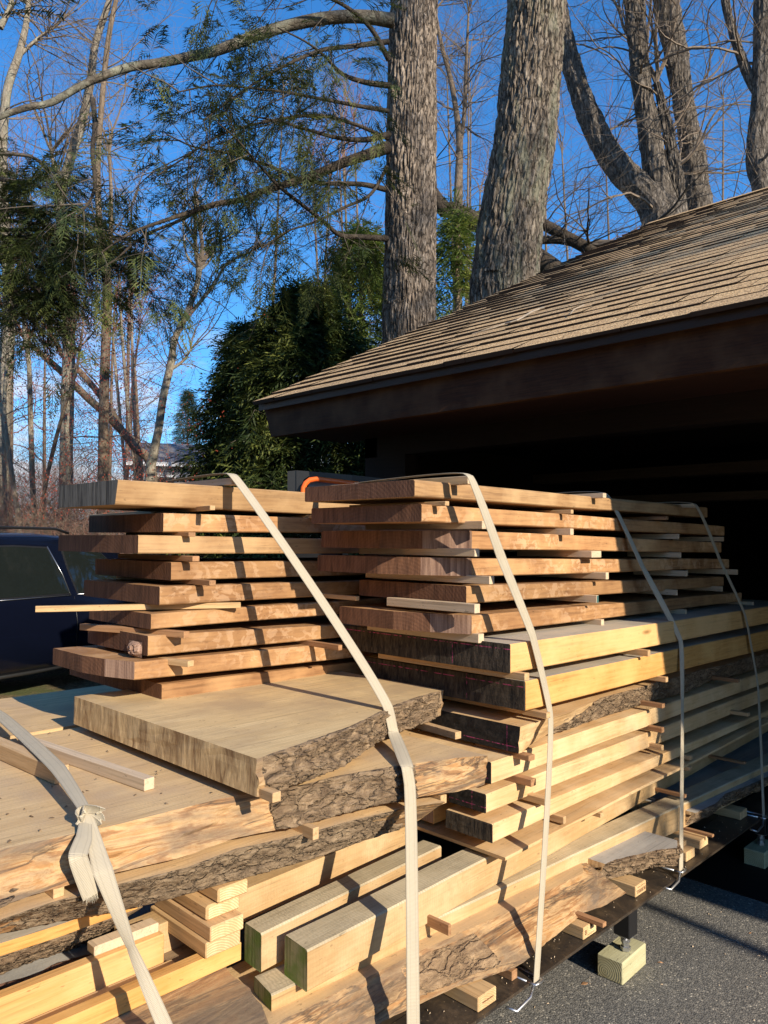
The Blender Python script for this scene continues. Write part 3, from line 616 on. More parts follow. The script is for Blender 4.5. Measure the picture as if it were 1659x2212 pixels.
# ------------------------------------------------------------------ natural-edge slabs
def pxline(pts, z):
    """world x(y) of a slab edge seen through the given points at height z"""
    q = sorted([(at(p, z=z)[1], at(p, z=z)[0]) for p in pts])
    ys_ = [a for a, _ in q]; xs_ = [c for _, c in q]
    def f(y):
        if y <= ys_[0]:
            k = (xs_[1]-xs_[0])/(ys_[1]-ys_[0]); return xs_[0]+max(-.15, min(.15, k))*(y-ys_[0])
        if y >= ys_[-1]: return xs_[-1]
        return float(np.interp(y, ys_, xs_))
    f.y0 = ys_[0]; f.y1 = ys_[-1]; return f
def slab(name, y0, y1, xt, xb, xl, zt, zb, top, side, end, label, bark=None, cat='slab', group=None, seed=0, rough=.006, ns=10, step=.02, bstart=0., bend=1., bdep=.014, bmask=None, bulge=0., cap=None):
    """xt/xb: x of the right edge at the top / bottom as functions of y; bark = material of the bark part"""
    n = int((y1-y0)/step); org = (xt(y0), y0, zb(y0) if callable(zb) else zb)
    ZT = zt if callable(zt) else (lambda y: zt); ZB = zb if callable(zb) else (lambda y: zb); XLf = xl if callable(xl) else (lambda y: xl)
    mb = MB(); rings = []; side_pts = []
    for i in range(n+1):
        y = y0+(y1-y0)*i/n; a, c, l = xt(y), xb(y), XLf(y); t_, b_ = ZT(y), ZB(y)
        sp_ = []
        for k in range(ns+1):
            t = k/ns; e = math.sin(math.pi*min(1, max(0, t)))
            x = a+(c-a)*t+rough*e*(nz(y*5, t*2.5, seed)*1.3+nz(y*19, t*7, seed+4)*.6)+bulge*e+rough*.25*nz(y*30, 0, seed+8)
            sp_.append((x, y, t_+(b_-t_)*t))
        side_pts.append(sp_)
        rings.append([(l, y, b_), (l, y, t_), (l+(a-l)*.35, y, t_+.001*nz(y*4, 1, seed)), (l+(a-l)*.7, y, t_+.001*nz(y*4, 2, seed))]+sp_+[(l+(c-l)*.6, y, b_)])
    nr = len(rings[0]); vs = [p for r in rings for p in r]; fs = []; ms = []
    for i in range(n):
        for j in range(nr):
            fs.append((i*nr+j, i*nr+(j+1) % nr, (i+1)*nr+(j+1) % nr, (i+1)*nr+j)); ms.append(0 if j in (0, 1, 2, 3, nr-2, nr-1) else 1)
    fs = [f[::-1] for f in fs]
    # ends: subdivided and gouged
    for ri, yy, sg in ((0, y0, -1), (n, y1, 1)):
        r = rings[ri]; m = 14; q = 5; base = len(vs); l = r[0][0]
        for a_ in range(m+1):
            for b2 in range(q+1):
                tz = b2/q; rx = np.interp(tz*ns, range(ns+1), [p[0] for p in side_pts[ri]]); xx = l+(rx-l)*a_/m; z_ = ZT(yy)+(ZB(yy)-ZT(yy))*tz
                ed = min(a_, m-a_, b2, q-b2) > 0
                vs.append((xx, yy+sg*(.004*nz(xx*25, z_*40, seed) if ed else 0), z_))
        for a_ in range(m):
            for b2 in range(q):
                o = (base+a_*(q+1)+b2, base+(a_+1)*(q+1)+b2, base+(a_+1)*(q+1)+b2+1, base+a_*(q+1)+b2+1); fs.append(o[::-1] if sg < 0 else o); ms.append(2)
    mb.add(vs, fs, ms); o = mb.build(name, [M[top], M[side], M[end]], off=org)
    tag(o, label, cat, group)
    if bark:
        bb = MB(); i0, i1 = int(n*bstart), int(n*bend); BN = ns*3; fine = 4; R = []
        idx = [i0+(i1-i0)*q/((i1-i0)*fine) for q in range((i1-i0)*fine+1)]
        for fi in idx:
            ia = int(fi); ib = min(ia+1, n); fr = fi-ia; ring = []; y = y0+(y1-y0)*fi/n
            endf = min(1, (fi-i0)/3, (i1-fi)/3)
            for k in range(BN+1):
                t = k/BN; kk = t*ns; ka = int(kk); kb = min(ka+1, ns); fk = kk-ka
                P = [(1-fr)*((1-fk)*side_pts[ia][ka][c]+fk*side_pts[ia][kb][c])+fr*((1-fk)*side_pts[ib][ka][c]+fk*side_pts[ib][kb][c]) for c in range(3)]
                fl = nz(y*7, t*3, seed+5); wq = Vector((y*20+fl*2.2, t*7.5+nz(y*16, t*9, 6)*1.1, seed)); v = mn.voronoi(wq)[0]; ck = min(1, (v[1]-v[0])*5)
                rg = 1-abs(nz(y*13+fl, t*8.5+fl*1.5, seed+1))*2; r2 = 1-abs(nz(y*31, t*19, seed+3))*2; pl = nz(y*9, t*4, seed*1.3)
                dd = bdep*(.22+.55*rg*rg+.30*r2+.16*ck+.5*pl)+.006*nz(y*75, t*34, seed)+.003*nz(y*160, t*60, seed)
                mk = max(0, min(1, (bmask(y, t)+.35*nz(y*24, t*9, 4))*4)) if bmask else 1
                dd = dd*mk-(1-mk)*.009
                edge = min(1, min(k, BN-k)/1.2+.35)
                dd = (dd*endf*edge if dd > 0 else dd) if endf > 0 else -.006
                ring.append((P[0]+dd+.0008, y, P[2]+(-.3*dd*(t-.5))))
            ring += [(ring[-1][0]-.012-bdep, y, ring[-1][2]+.003), (ring[0][0]-.012-bdep, y, ring[0][2]-.003)]
            R.append(ring)
        m_ = len(R[0]); bb.add([p for r in R for p in r], [((i+1)*m_+j, (i+1)*m_+(j+1) % m_, i*m_+(j+1) % m_, i*m_+j) for i in range(len(R)-1) for j in range(m_)]+[tuple(range(m_))[::-1], tuple(range((len(R)-1)*m_, len(R)*m_))])
        bo = bb.build('bark_edge', M[bark], o, off=org, smooth=False); bo.location = (0, 0, 0)
        side = bo.data; side.polygons.foreach_set('use_smooth', [True]*len(side.polygons))
    return o
V = lambda *p: p
zB, zBb = 1.03, .93
Bt = pxline([(0, 1835), (250, 1782), (468, 1727), (658, 1694), (724, 1677), (863, 1653), (1007, 1635), (1063, 1632)], zB)
Bb = pxline([(0, 1958), (95, 1926), (250, 1885), (397, 1851), (508, 1810), (595, 1793), (658, 1779), (757, 1752), (870, 1726), (989, 1710), (1045, 1696)], zBb)
slab('bark_edge_slab', .12, 2.12, Bt, Bb, lambda y: -2.92+.02*nz(y*2), zB, zBb, 'slab_top2', 'spalt', 'slab_end', 'wide tan slab with orange streaked near edge and bark further back, under the thick chainsawn slab', bark='bark', seed=3, rough=.018,
     bmask=lambda y, t: (.9 if 1.36 < y < 1.86 else -1)+nz(y*7, t*3)*1.2+(t-.35)*.9, bdep=.016)
At, Ab = pxline([(554.6, 1639), (640, 1610), (760, 1568), (840, 1528), (900, 1506), (961, 1490)], 1.16), pxline([(548, 1738), (640, 1700), (760, 1640), (840, 1590), (900, 1562), (938, 1533)], 1.055)
slab('chainsawn_slab', at((554.6, 1639), z=1.16)[1], 2.37, At, lambda y: At(y)+.012-.035*nz(y*3)-.02*(y-1.2), lambda y: float(np.interp(y, [1.2, 2.4], [at((129, 1508), z=1.16)[0], at((680, 1440), z=1.16)[0]]))+.006*nz(y*9), 1.16, 1.058, 'slab_top', 'spalt2', 'slab_end',
     'short thick greyish slab with rough chainsawn end and bark edge, lying on top in front', bark='bark', seed=8, rough=.02, bstart=0.02, bend=.99, bdep=.02)
slab('wide_slab', -.2, 2.6, lambda y: -3.0+.01*nz(y*2), lambda y: -3.02, -3.72, 1.022, .93, 'slab_top2', 'slab_top2', 'slab_end', 'plain tan slab behind the chainsawn slab at the left edge of the deck', seed=12, rough=.003)
Cb = pxline([(0, 2017), (139, 1986), (262, 1966), (333, 1950), (476, 1910), (658, 1859), (865, 1790)], .80)
slab('bark_edge_slab', .1, 1.95, lambda y: Bb(y)+.01, Cb, -2.75, .905, .80, 'slab_top2', 'spalt', 'slab_end', 'slab covered in brown cracked bark on its near edge, below the orange streaked slab', bark='bark_flat', seed=21, rough=.012, bdep=.007,
     bmask=lambda y, t: 1-(max(0, y-1.45)*2.2)+nz(y*5, t*2)-(.9 if y < .72 and t > .35 else 0))
Dt, Db = pxline([c4(0, 510), c4(320, 410), c4(600, 320), c4(750, 265)], .78), pxline([c4(0, 590), c4(500, 440), c4(760, 345), c4(1100, 250)], .745)
slab('edge_board', .1, 1.05, Dt, lambda y: Dt(y)-.004, -2.6, .78, .748, 'grey_top', 'orange', 'slab_end', 'thin tan board sandwiched between two bark-edged slabs at the lower left', seed=22, rough=.001)
E2b = pxline([c4(0, 780), c4(280, 660), c4(500, 590), c4(690, 520), c4(1100, 375)], .612)
slab('bark_edge_slab', .1, 1.08, lambda y: Dt(y)-.03, E2b, -2.7, .735, .612, 'slab_top2', 'spalt2', 'slab_end', 'slab with flaking grey bark edge under the thin tan board at the lower left', bark='bark', seed=23, rough=.016, bdep=.018)
Et, Eb = pxline([c4(0, 890), c4(370, 790), c4(490, 705), c4(700, 650), c4(880, 605)], .605), pxline([c4(0, 1000), c4(180, 930), c4(360, 840), c4(880, 640)], .545)
slab('grey_slab', .1, 1.10, Et, lambda y: Et(y)-.02+.01*nz(y*8), -2.7, .605, .53, 'grey_slab', 'spalt2', 'slab_end', 'weathered silver grey slab with reddish bark edge at the lower left', bark='bark_red', seed=24, rough=.014, bdep=.02)
# boards standing on edge and slab at bottom left
def prism(name, pts, z0, z1, m, label, cat, ms='spalt2', rough=.01, group=None, seed=0):
    """slab from a plan outline, with ragged sides"""
    P = []
    for i in range(len(pts)):
        a, c = Vector(pts[i]), Vector(pts[(i+1) % len(pts)]); k = max(1, int((c-a).length/.025))
        for q in range(k): P.append(a.lerp(c, q/k))
    n = len(P); cen = sum((p for p in P), Vector((0, 0)))/n; vs = []; nz_l = 6
    for k in range(nz_l+1):
        t = k/nz_l
        for p in P:
            d = (p-cen).normalized(); r = rough*(nz(p.x*14, p.y*14, t*3+seed)+.5*nz(p.x*50, p.y*50, t*8))*(1 if 0 < k < nz_l else .5)
            vs.append((p.x+d.x*r-d.x*.01*abs(t-.5), p.y+d.y*r, z1+(z0-z1)*t))
    fs = [(k*n+i, (k+1)*n+i, (k+1)*n+(i+1) % n, k*n+(i+1) % n) for k in range(nz_l) for i in range(n)]; ms_ = [1]*len(fs)
    fs += [tuple(range(n)), tuple(range(nz_l*n, (nz_l+1)*n))[::-1]]; ms_ += [0, 0]
    b = MB(); b.add(vs, fs, ms_); o = b.build(name, [M[m], M[ms]], off=(cen.x, cen.y, z0)); return tag(o, label, cat, group)
zl = .575
lp = [tuple(at(z5a(*p), z=zl)[:2]) for p in [(1225, 838), (1262, 885), (1310, 915), (1360, 960), (1420, 1050), (1465, 1150), (1520, 1290)]]
yfar = lp[0][1]
prism('spalted_slab', lp+[(-1.60, .25), (-2.25, .25), (-2.25, yfar+.02)], .49, zl, 'spalt2', 'broad brown mottled slab with rounded torn end at the bottom left, under the orange boards', 'slab', rough=.012, seed=4)
def rbox(name, x0, x1, y0, y1, z0, z1, m, label, cat, group=None, yaw=0., me=None, seed=0, b=.0025):
    mb = MB(); L_ = y1-y0; mb.bbox(x0-x1, 0, 0, L_, 0, z1-z0, b)
    for i, f in enumerate(mb.f):
        P = [Vector(mb.v[j]) for j in f]; nn = (P[1]-P[0]).cross(P[2]-P[0]).normalized()
        if abs(nn.y) > .9: mb.m[i] = 1
    o = mb.build(name, [M[m], M[me or m]]); o.location = (x1, y0, z0); o.rotation_euler = (0, 0, yaw); return tag(o, label, cat, group)
rbox('board_on_edge', -1.985, -1.948, .15, 1.122, .577, .664, 'yellow', 'pale yellow board standing on edge at the lower left, farther from the deck edge', 'board', me='orange')
rbox('board_on_edge', -1.86, -1.822, .15, 1.29, .577, .627, 'orange', 'orange yellow board on edge at the bottom left, nearest the deck edge', 'board')
rbox('packing_strip', -2.01, -1.966, .93, 1.115, .6645, .69, 'stick_pale', 'short pale strip lying on top of the yellow board at the lower left', 'strip', me='stick')
rbox('plank_offcut', -1.94, -1.865, .3, 1.14, .576, .592, 'slab_top2', 'low brown strip lying between the two yellow boards on edge', 'strip')
# four short cross blocks
G4 = 'short softwood cross blocks in a small pile'
def gblk(p, z0, z1, L_, w, label, **k):
    q = at(p, z=z0); return blockbox('cross_block', q[0]-L_, q[0], q[1], q[1]+w, z0, z1, k.pop('m', 'pine'), 'pine_end', label, 'block', G4, **k)
gblk(z5a(1120, 800), .628, .670, .30, .112, 'bottom pale block of the four crosswise block pile', bev=.003)
gblk(z5a(1145, 710), .6705, .712, .30, .108, 'second block from the bottom of the block pile, tanner than the others', m='stick', bev=.003)
gblk(z5a(1125, 597), .7125, .754, .30, .11, 'third block from the bottom of the block pile, with a rounded groove', bev=.006)
gblk(z5a(1188, 500), .7545, .794, .30, .10, 'top block of the pile, touching the bark slab above', bev=.005)

# square grey beams ----------------------------------------------------
GB = 'square grey-topped beams low in the stack'
def beam(p_tr, p_tl, p_br, far_tr, ztop, label, y1, seed=0, m='beam', h=None):
    a = at(p_tr, z=ztop); l = at(p_tl, z=ztop); f = at(far_tr, z=ztop); yaw = -math.atan2(f[0]-a[0], f[1]-a[1])
    k = at(p_br, x=a[0])[2] if h is None else ztop-h; w = a[0]-l[0]; Ln = (y1-a[1])/math.cos(yaw); n = int(Ln/.05); vs = []; 
    cs = [(-.004, 0), (0, .004), (0, ztop-k-.005), (-.005, ztop-k), (-w+.005, ztop-k), (-w, ztop-k-.005), (-w, .004), (-w+.004, 0)]
    mb = MB(); R = []
    for i in range(n+1):
        y = Ln*i/n; R.append([(x+.0025*nz(y*2, seed)+.0008*nz(y*30, x*9, seed), y+(.012*(-x/w) if i == 0 else 0)+(.004*nz(x*30, z_*30) if i == 0 else 0), z_+.002*nz(y*2, 5, seed)) for x, z_ in cs])
    m_ = len(cs); mb.add([p for r in R for p in r], [(i*m_+j, (i+1)*m_+j, (i+1)*m_+(j+1) % m_, i*m_+(j+1) % m_) for i in range(n) for j in range(m_)]+[tuple(range(m_)), tuple(range(n*m_, (n+1)*m_))[::-1]])
    mb.m = [2 if (f_ % m_) in (2, 3, 4) and f_ < n*m_ else 0 for f_ in range(len(mb.f))]; mb.m[-2:] = [1, 1]
    o = mb.build('square_beam', [M[m], M['beam_end'], M['beam_top']]); o.location = (a[0], a[1], k); o.rotation_euler = (0, 0, yaw); tag(o, label, 'beam', GB); return o
M['beam_top'] = wood('beam_top', (.62, .51, .33), (.47, .38, .24), stain=(.66, .56, .38), saw=.7, var=.05)
beam(z5b(430, 750), z5b(290, 670), z5b(430, 978), z5b(1375, 265), .617, 'front square beam with dark green end, nearest the deck edge', 5.5, 1)
beam(z5b(180, 660), z5b(80, 600), z5b(188, 868), z5b(1150, 185), .622, 'second square beam with mossy green end, beside the front one', 2.22, 2)
beam(z5b(235, 990), z5b(100, 905), z5b(235, 1150), (1175+31, 1862), .503, 'lower square beam with weathered dark end under the front green-ended beam', 5.5, 3, h=.115)
b3 = at(z5b(485, 285), z=.66); b4 = at(z5b(925, 100), z=.66)
rbox('board_on_edge', b3[0]-.09, b3[0]+.0, 1.05, 2.25, .56, .66, 'beam', 'pale beam behind the two green-ended beams, partly under the bark slab', 'beam', yaw=-math.atan2(b4[0]-b3[0], b4[1]-b3[1]))

# slab J and the slabs on the deck
zj = .457
Jt = pxline([c3(0, 875), c3(370, 690), c3(1030, 400), c3(1250, 285), c3(1659, 70), z5(560, 260), z5(630, 240), z5(725, 250)], zj)
Jb = pxline([c3(120, 1240), c3(600, 1015), c3(1100, 850), c3(1240, 750), c3(1300, 690), c3(1659, 400), z5(700, 545), z5(820, 475)], .382)
slab('spalted_slab', .9, Jb.y1+.02, Jt, lambda y: max(Jb(y), Jt(y)+.02), -2.0, zj, .382, 'slab_top2', 'spalt', 'slab_end', 'long orange and brown marbled slab with natural edge lying lowest along the deck edge', seed=31, rough=.02, ns=14, bark='bark_warm', bmask=lambda y, t: (.75 if 1.75 < y < 2.08 and .1 < t < .85 else -1)+nz(y*9, t*3)*.9, bdep=.007, bulge=.006)
Kt = pxline([z5(760, 280), z5(900, 245), z5(1040, 215), z5(1140, 205), z5(1125, 130)], .462)
Kb = pxline([z5(835, 440), z5(900, 400), z5(980, 350), z5(1060, 255), z5(1130, 215)], .40)
ky0 = Jb.y1+.03
slab('grey_slab', ky0, at(z5(1130, 160), z=.462)[1], Kt, lambda y: Kt(y)-.035, -2.0, .462, .385, 'grey_slab', 'spalt2', 'slab_end', 'short silver grey slab with rough bark edge beyond the orange marbled slab', bark='bark', seed=33, rough=.014, bdep=.024)
K2 = pxline([c2(1100, 800), c2(1250, 730), c2(1330, 650), c2(1520, 585), c2(1659, 520)], .47)
slab('bark_edge_slab', K2.y0-.02, 5.6, K2, lambda y: K2(y)-.05+.02*nz(y*4), -2.2, .47, .40, 'grey_slab', 'spalt2', 'slab_end', 'dark bark-edged slab in the garage shadow low on the deck', bark='bark', seed=35, rough=.02, bdep=.02)
# live-edge timber (third from the top of the yellow group)
t1y = at(z3b(1405, 600), x=-1.655)[1]
lM = -1.655-.02
M1zt = at(z3b(1405, 600), x=-1.655)[2]; M1zb = at(z3b(1400, 778), x=-1.655)[2]
lw = at(c1(130, 40), y=t1y)[0]
def m1x(y): return -1.655-.075*max(0, min(1, (y-2.75)/.35))*(.75+.6*nz(y*2.3, 3))-.004*nz(y*14)
def m1b(y): return -1.66-.10*max(0, min(1, (y-2.42)/.3))*(.9+.5*nz(y*1.9, 8))
slab('live_edge_timber', t1y, 5.6, m1x, m1b, lw, M1zt, M1zb, 'pale', 'pale', 'black_flat', 'thick pale timber with wavy natural bark edge and black end, under the two yellow timbers', bark='bark', cat='timber', group=GY, seed=41, rough=.006, bstart=.10, bdep=.010, bmask=lambda y, t: 1 if y > 3.0 else (t-.95+(y-2.45)*1.5))
# brown block with a red line, behind the timber ends
q = at(c1(255, 1055), z=.665)
rbox('timber', q[0]-.22, q[0], q[1], q[1]+1.2, .665, at(c1(250, 872), x=q[0])[2], 'orange', 'brown timber end with a red chalk line between the bark slab and the thin board', 'timber', me='walnut_facet')

# ------------------------------------------------------------------ left stack
XS = -2.6; GL = 'brown planks of the left stack'
board('plank', ((z1(510, 98), z1(510, 205)), (z1(1330, 152), z1(1330, 243))), XS, left=z1(253, 138), side='walnut_grey', end='grey_end', y1=3.9, label='top slab of the left stack, weathered brown with a dark grey furrowed end', group=GL, seed=51, undercut=.02)
board('plank', ((z1(707, 240), z1(710, 322)), (z1(1340, 262), z1(1340, 326))), XS-.02, left=z1(385, 262), y1=3.8, label='second plank from top of the left stack, darker and set back', group=GL, seed=52)
board('plank', ((z1(598, 340), z1(602, 420)), (z1(1390, 352), z1(1390, 416))), XS, left=z1(253, 360), side='walnut_grey', y1=3.9, label='third plank from top of the left stack, jutting out with pale sapwood strip', group=GL, seed=53)
board('plank', ((z1(740, 452), z1(745, 530)), (z1(1410, 445), z1(1410, 510))), XS-.02, left=z1(412, 462), y1=3.8, label='fourth plank from top of the left stack, orange brown with a cracked end', group=GL, seed=54)
board('plank', ((z1(690, 560), z1(693, 640)), (z1(1460, 536), z1(1460, 598))), XS, left=z1(362, 565), y1=3.7, label='fifth plank from top of the left stack, just above the long pale stick', group=GL, seed=55)
board('plank', ((z1(652, 680), z1(655, 746)), (z1(1200, 640), z1(1200, 700))), XS, left=z1(385, 672), y1=3.9, label='sixth plank from top of the left stack, just below the long pale stick', group=GL, seed=56)
board('plank', ((z1(640, 775), z1(640, 862)), (z1(1215, 738), z1(1215, 803))), XS+.02, left=z1(380, 768), y1=3.8, label='seventh plank from top of the left stack with a broken knot on its end', group=GL, seed=57)
board('plank', ((z1(500, 893), z1(500, 972)), (z1(1140, 832), z1(1140, 905))), XS+.03, left=z1(227, 885), facet=(.20, .07), y1=3.7, label='eighth plank from top of the left stack, jutting out with a torn corner', group=GL, seed=58)
board('plank', ((z1(700, 985), z1(700, 1060)), (z1(1200, 925), z1(1200, 990))), XS+.0, left=z1(300, 978), y1=3.7, label='lowest brown plank of the left stack, mostly hidden behind the chainsawn slab', group=GL, seed=59)
# knot lump on the seventh plank
b = MB(); kc = at(z1(585, 828), y=at(z1(640, 775), x=XS+.02)[1]-.005)
vs = []; nn_ = 14
for i in range(nn_+1):
    for j in range(nn_+1):
        u, v = i/nn_*2-1, j/nn_*2-1; r = max(0, 1-(u*u+v*v)); vs.append((kc[0]+u*.05, kc[1]-.022*math.sqrt(r)*(1+.5*nz(u*4, v*4)), kc[2]+v*.028))
b.add(vs, [(i*(nn_+1)+j, (i+1)*(nn_+1)+j, (i+1)*(nn_+1)+j+1, i*(nn_+1)+j+1) for i in range(nn_) for j in range(nn_)])
ko = b.build('knot', M['walnut_facet'])
for o in list(COL.objects):
    if o.get('label', '').startswith('seventh plank from top of the left'): ko.parent = o; ko.matrix_parent_inverse = Matrix.Translation(-Vector(o.location))

# ------------------------------------------------------------------ spacer sticks
xe = XW+.06
ST = [
 (z2(888, 146), xe+.02, .030, .030, .75, 'stick_pale', 'pale stick on top of the right stack, under the middle strap'),
 (z2(765, 264), xe, .022, .016, .5, 'stick', 'short brown stick under the top plank of the right stack, near its corner'),
 (z2(1450, 308), xe, .020, .018, .5, 'stick', 'brown stick under the top right-stack plank, at the edge of the shadow'),
 (z2(966, 391), xe+.02, .028, .030, .62, 'stick_pale', 'pale stick with bright end under the second right-stack plank, near the strap'),
 (z2(1447, 424), xe, .026, .028, .5, 'stick_pale', 'pale stick under the second right-stack plank, between the straps'),
 (z2(926, 542), xe, .028, .030, .62, 'stick_pale', 'pale stick under the third right-stack plank, near the strap'),
 (z3(262, 797), xe, .085, .030, .4, 'stick_pale', 'wide layered pale stick under the third right-stack plank, between the straps'),
 (z2(1006, 693), xe+.03, .030, .030, .66, 'stick_pale', 'pale stick with white end under the fourth right-stack plank, by the strap'),
 (z3(375, 970), xe+.01, .026, .032, .5, 'stick_pale', 'pale stick under the fourth right-stack plank, between the straps'),
 (z2(925, 852), xe+.01, .032, .034, .45, 'stick_pale', 'pale stick with white end under the fifth right-stack plank, near the corner'),
 (z3(300, 1157), xe, .020, .034, .5, 'stick_pale', 'stick with green painted end under the fifth right-stack plank'),
 (z2(946, 1014), xe-.03, .034, .034, .60, 'stick_pale', 'pale stick with white end between the lowest brown plank and yellow timber'),
 (z3(338, 1347), xe-.03, .026, .034, .5, 'stick_pale', 'pale stick on the upper yellow timber, between the straps'),
 (z3(850, 497), xe, .03, .018, .3, 'stick_dark', 'shaded stick under the top right-stack plank, beyond the third strap'),
 (z3(945, 650), xe, .02, .028, .3, 'stick_pale', 'shaded pale stick under the second right-stack plank, beyond the third strap'),
 (z3(960, 797), xe, .02, .028, .3, 'stick_pale', 'shaded pale stick under the third right-stack plank, beyond the third strap'),
 (z3(1010, 946), xe+.01, .024, .03, .3, 'stick_pale', 'shaded pale stick under the fourth right-stack plank, beyond the third strap'),
 (z3(930, 1096), xe, .022, .028, .3, 'stick_pale', 'shaded stick under the fifth right-stack plank, beyond the third strap'),
 (z3(1000, 1253), xe-.02, .025, .03, .3, 'stick_pale', 'shaded stick on the upper yellow timber, beyond the third strap'),
 (z3(1300, 667), xe, .022, .026, .3, 'stick_pale', 'small stick end under the second right-stack plank, beside the last strap'),
 (z3(1412, 932), xe+.03, .022, .030, .3, 'stick_pale', 'jutting stick end under the fourth right-stack plank, beside the last strap'),
 (z3(1290, 1065), xe, .024, .028, .3, 'stick_pale', 'small stick end under the fifth right-stack plank, beside the last strap'),
 (z3(1535, 1186), xe, .03, .03, .3, 'stick_pale', 'stick end on the upper yellow timber, just past the last strap'),
 (z3(352, 322), xe, .03, .022, .45, 'stick_pale', 'stick on top of the right stack, under the third strap'),
 (z3(1068, 400), xe, .03, .022, .4, 'stick_pale', 'stick on top of the right stack, under the last strap'),
 (z3b(1437, 301), -1.60, .030, .026, .75, 'stick', 'orange brown stick between the two yellow timbers, near their black ends'),
 (z3(708, 1582), -1.59, .024, .028, .4, 'stick', 'orange brown stick between the yellow timbers, by the third strap'),
 (z3b(1580, 549), -1.60, .026, .022, .62, 'stick', 'orange stick under the lower yellow timber, at the middle strap'),
 (z3(850, 1787), -1.60, .024, .024, .4, 'stick', 'orange stick under the lower yellow timber, at the shadow edge'),
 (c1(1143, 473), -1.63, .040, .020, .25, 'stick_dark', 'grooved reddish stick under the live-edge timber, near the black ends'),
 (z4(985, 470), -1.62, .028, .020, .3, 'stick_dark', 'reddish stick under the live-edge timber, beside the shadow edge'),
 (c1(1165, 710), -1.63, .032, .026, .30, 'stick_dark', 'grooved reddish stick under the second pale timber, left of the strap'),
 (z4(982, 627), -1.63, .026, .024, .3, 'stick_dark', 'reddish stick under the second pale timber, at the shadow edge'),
 (c1(1292, 886), -1.62, .034, .026, .30, 'stick', 'tan stick behind the middle strap, under the third pale timber'),
 (z4(980, 740), -1.64, .024, .024, .3, 'stick', 'small orange stick under the third pale timber, at the shadow edge'),
 (c1(1467, 1060), -1.62, .020, .028, .35, 'stick', 'stick with square end lying on the thin board, right of the strap'),
 (c2(1040, 392), -1.62, .03, .020, .35, 'stick', 'stick on the thin board in the shadow, behind the third strap'),
 (c2(1035, 477), -1.60, .035, .018, .3, 'stick', 'stick under the thin board in the shadow, behind the third strap'),
 (c2(332, 848), -1.63, .03, .018, .3, 'stick', 'short stick under the thin board, between the middle and third straps'),
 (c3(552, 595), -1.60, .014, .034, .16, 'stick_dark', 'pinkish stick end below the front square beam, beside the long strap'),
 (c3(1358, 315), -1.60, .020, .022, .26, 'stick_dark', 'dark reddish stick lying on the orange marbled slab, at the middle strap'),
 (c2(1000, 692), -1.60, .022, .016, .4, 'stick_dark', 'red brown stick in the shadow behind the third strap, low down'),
 (z5a(290, 472), -1.84, .026, .030, .4, 'stick', 'orange stick end between the streaked slab and bark slab, by the knot tail'),
 (z5b(460, 153), -1.70, .022, .034, .14, 'stick', 'rough tan stick poking from under the bark of the streaked slab'),
 (z4a(1370, 719), -1.66, .028, .026, .22, 'stick', 'stick end under the corner of the chainsawn slab'),
 (c1(322, 877), -1.66, .03, .030, .25, 'stick', 'splintery stick end under the tip of the tan slab'),
 (z1(907, 229), XS+.10, .022, .018, .75, 'stick', 'orange stick under the top slab of the left stack'),
 (z1(815, 343), XS+.05, .03, .016, .5, 'stick_dark', 'dark stick under the second left-stack plank'),
 (z1(832, 451), XS+.06, .03, .02, .6, 'stick_dark', 'dark stick under the third left-stack plank'),
 (z1(905, 556), XS+.10, .028, .02, .75, 'stick_dark', 'splintered dark stick under the fourth left-stack plank'),
 (z1(1040, 652), XS+.05, .022, .022, 1.35, 'pine', 'long pale stick sticking far out left between the left-stack planks'),
 (z1(795, 783), XS+.10, .03, .024, .60, 'stick_dark', 'brown stick under the sixth left-stack plank'),
 (z1(812, 908), XS+.13, .03, .022, .60, 'stick', 'brown stick under the seventh left-stack plank'),
 (z1(1425, 262), XS+.12, .02, .014, .5, 'stick', 'pale stick end under the top left-stack slab, next to the right stack'),
 (z1(1538, 620), XS+.25, .02, .018, .5, 'stick', 'orange stick end between the two stacks, above the strap'),
 (z1(1462, 836), XS+.22, .022, .022, .6, 'stick_dark', 'brown stick end between the two stacks, beside the front strap'),
 (z1(1000, 119), XS+.05, .04, .028, .60, 'stick_pale', 'pale grey stick on top of the left stack, carrying the front strap'),
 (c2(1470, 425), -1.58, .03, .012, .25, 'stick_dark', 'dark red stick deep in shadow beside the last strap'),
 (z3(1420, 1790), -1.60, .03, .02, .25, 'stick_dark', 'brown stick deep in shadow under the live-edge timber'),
 (c2(1500, 45), -1.60, .03, .02, .25, 'stick', 'pale stick deep in shadow left of the last strap'),
]
for (p, x_, w_, h_, L_, m_, lb) in ST:
    em = 'greenend' if 'green painted' in lb else None
    if em and em not in M: M[em] = plain('green_paint', (.05, .12, .11), .7)
    stick(p, x_, w_, h_, L_, m_, lb, em=em)
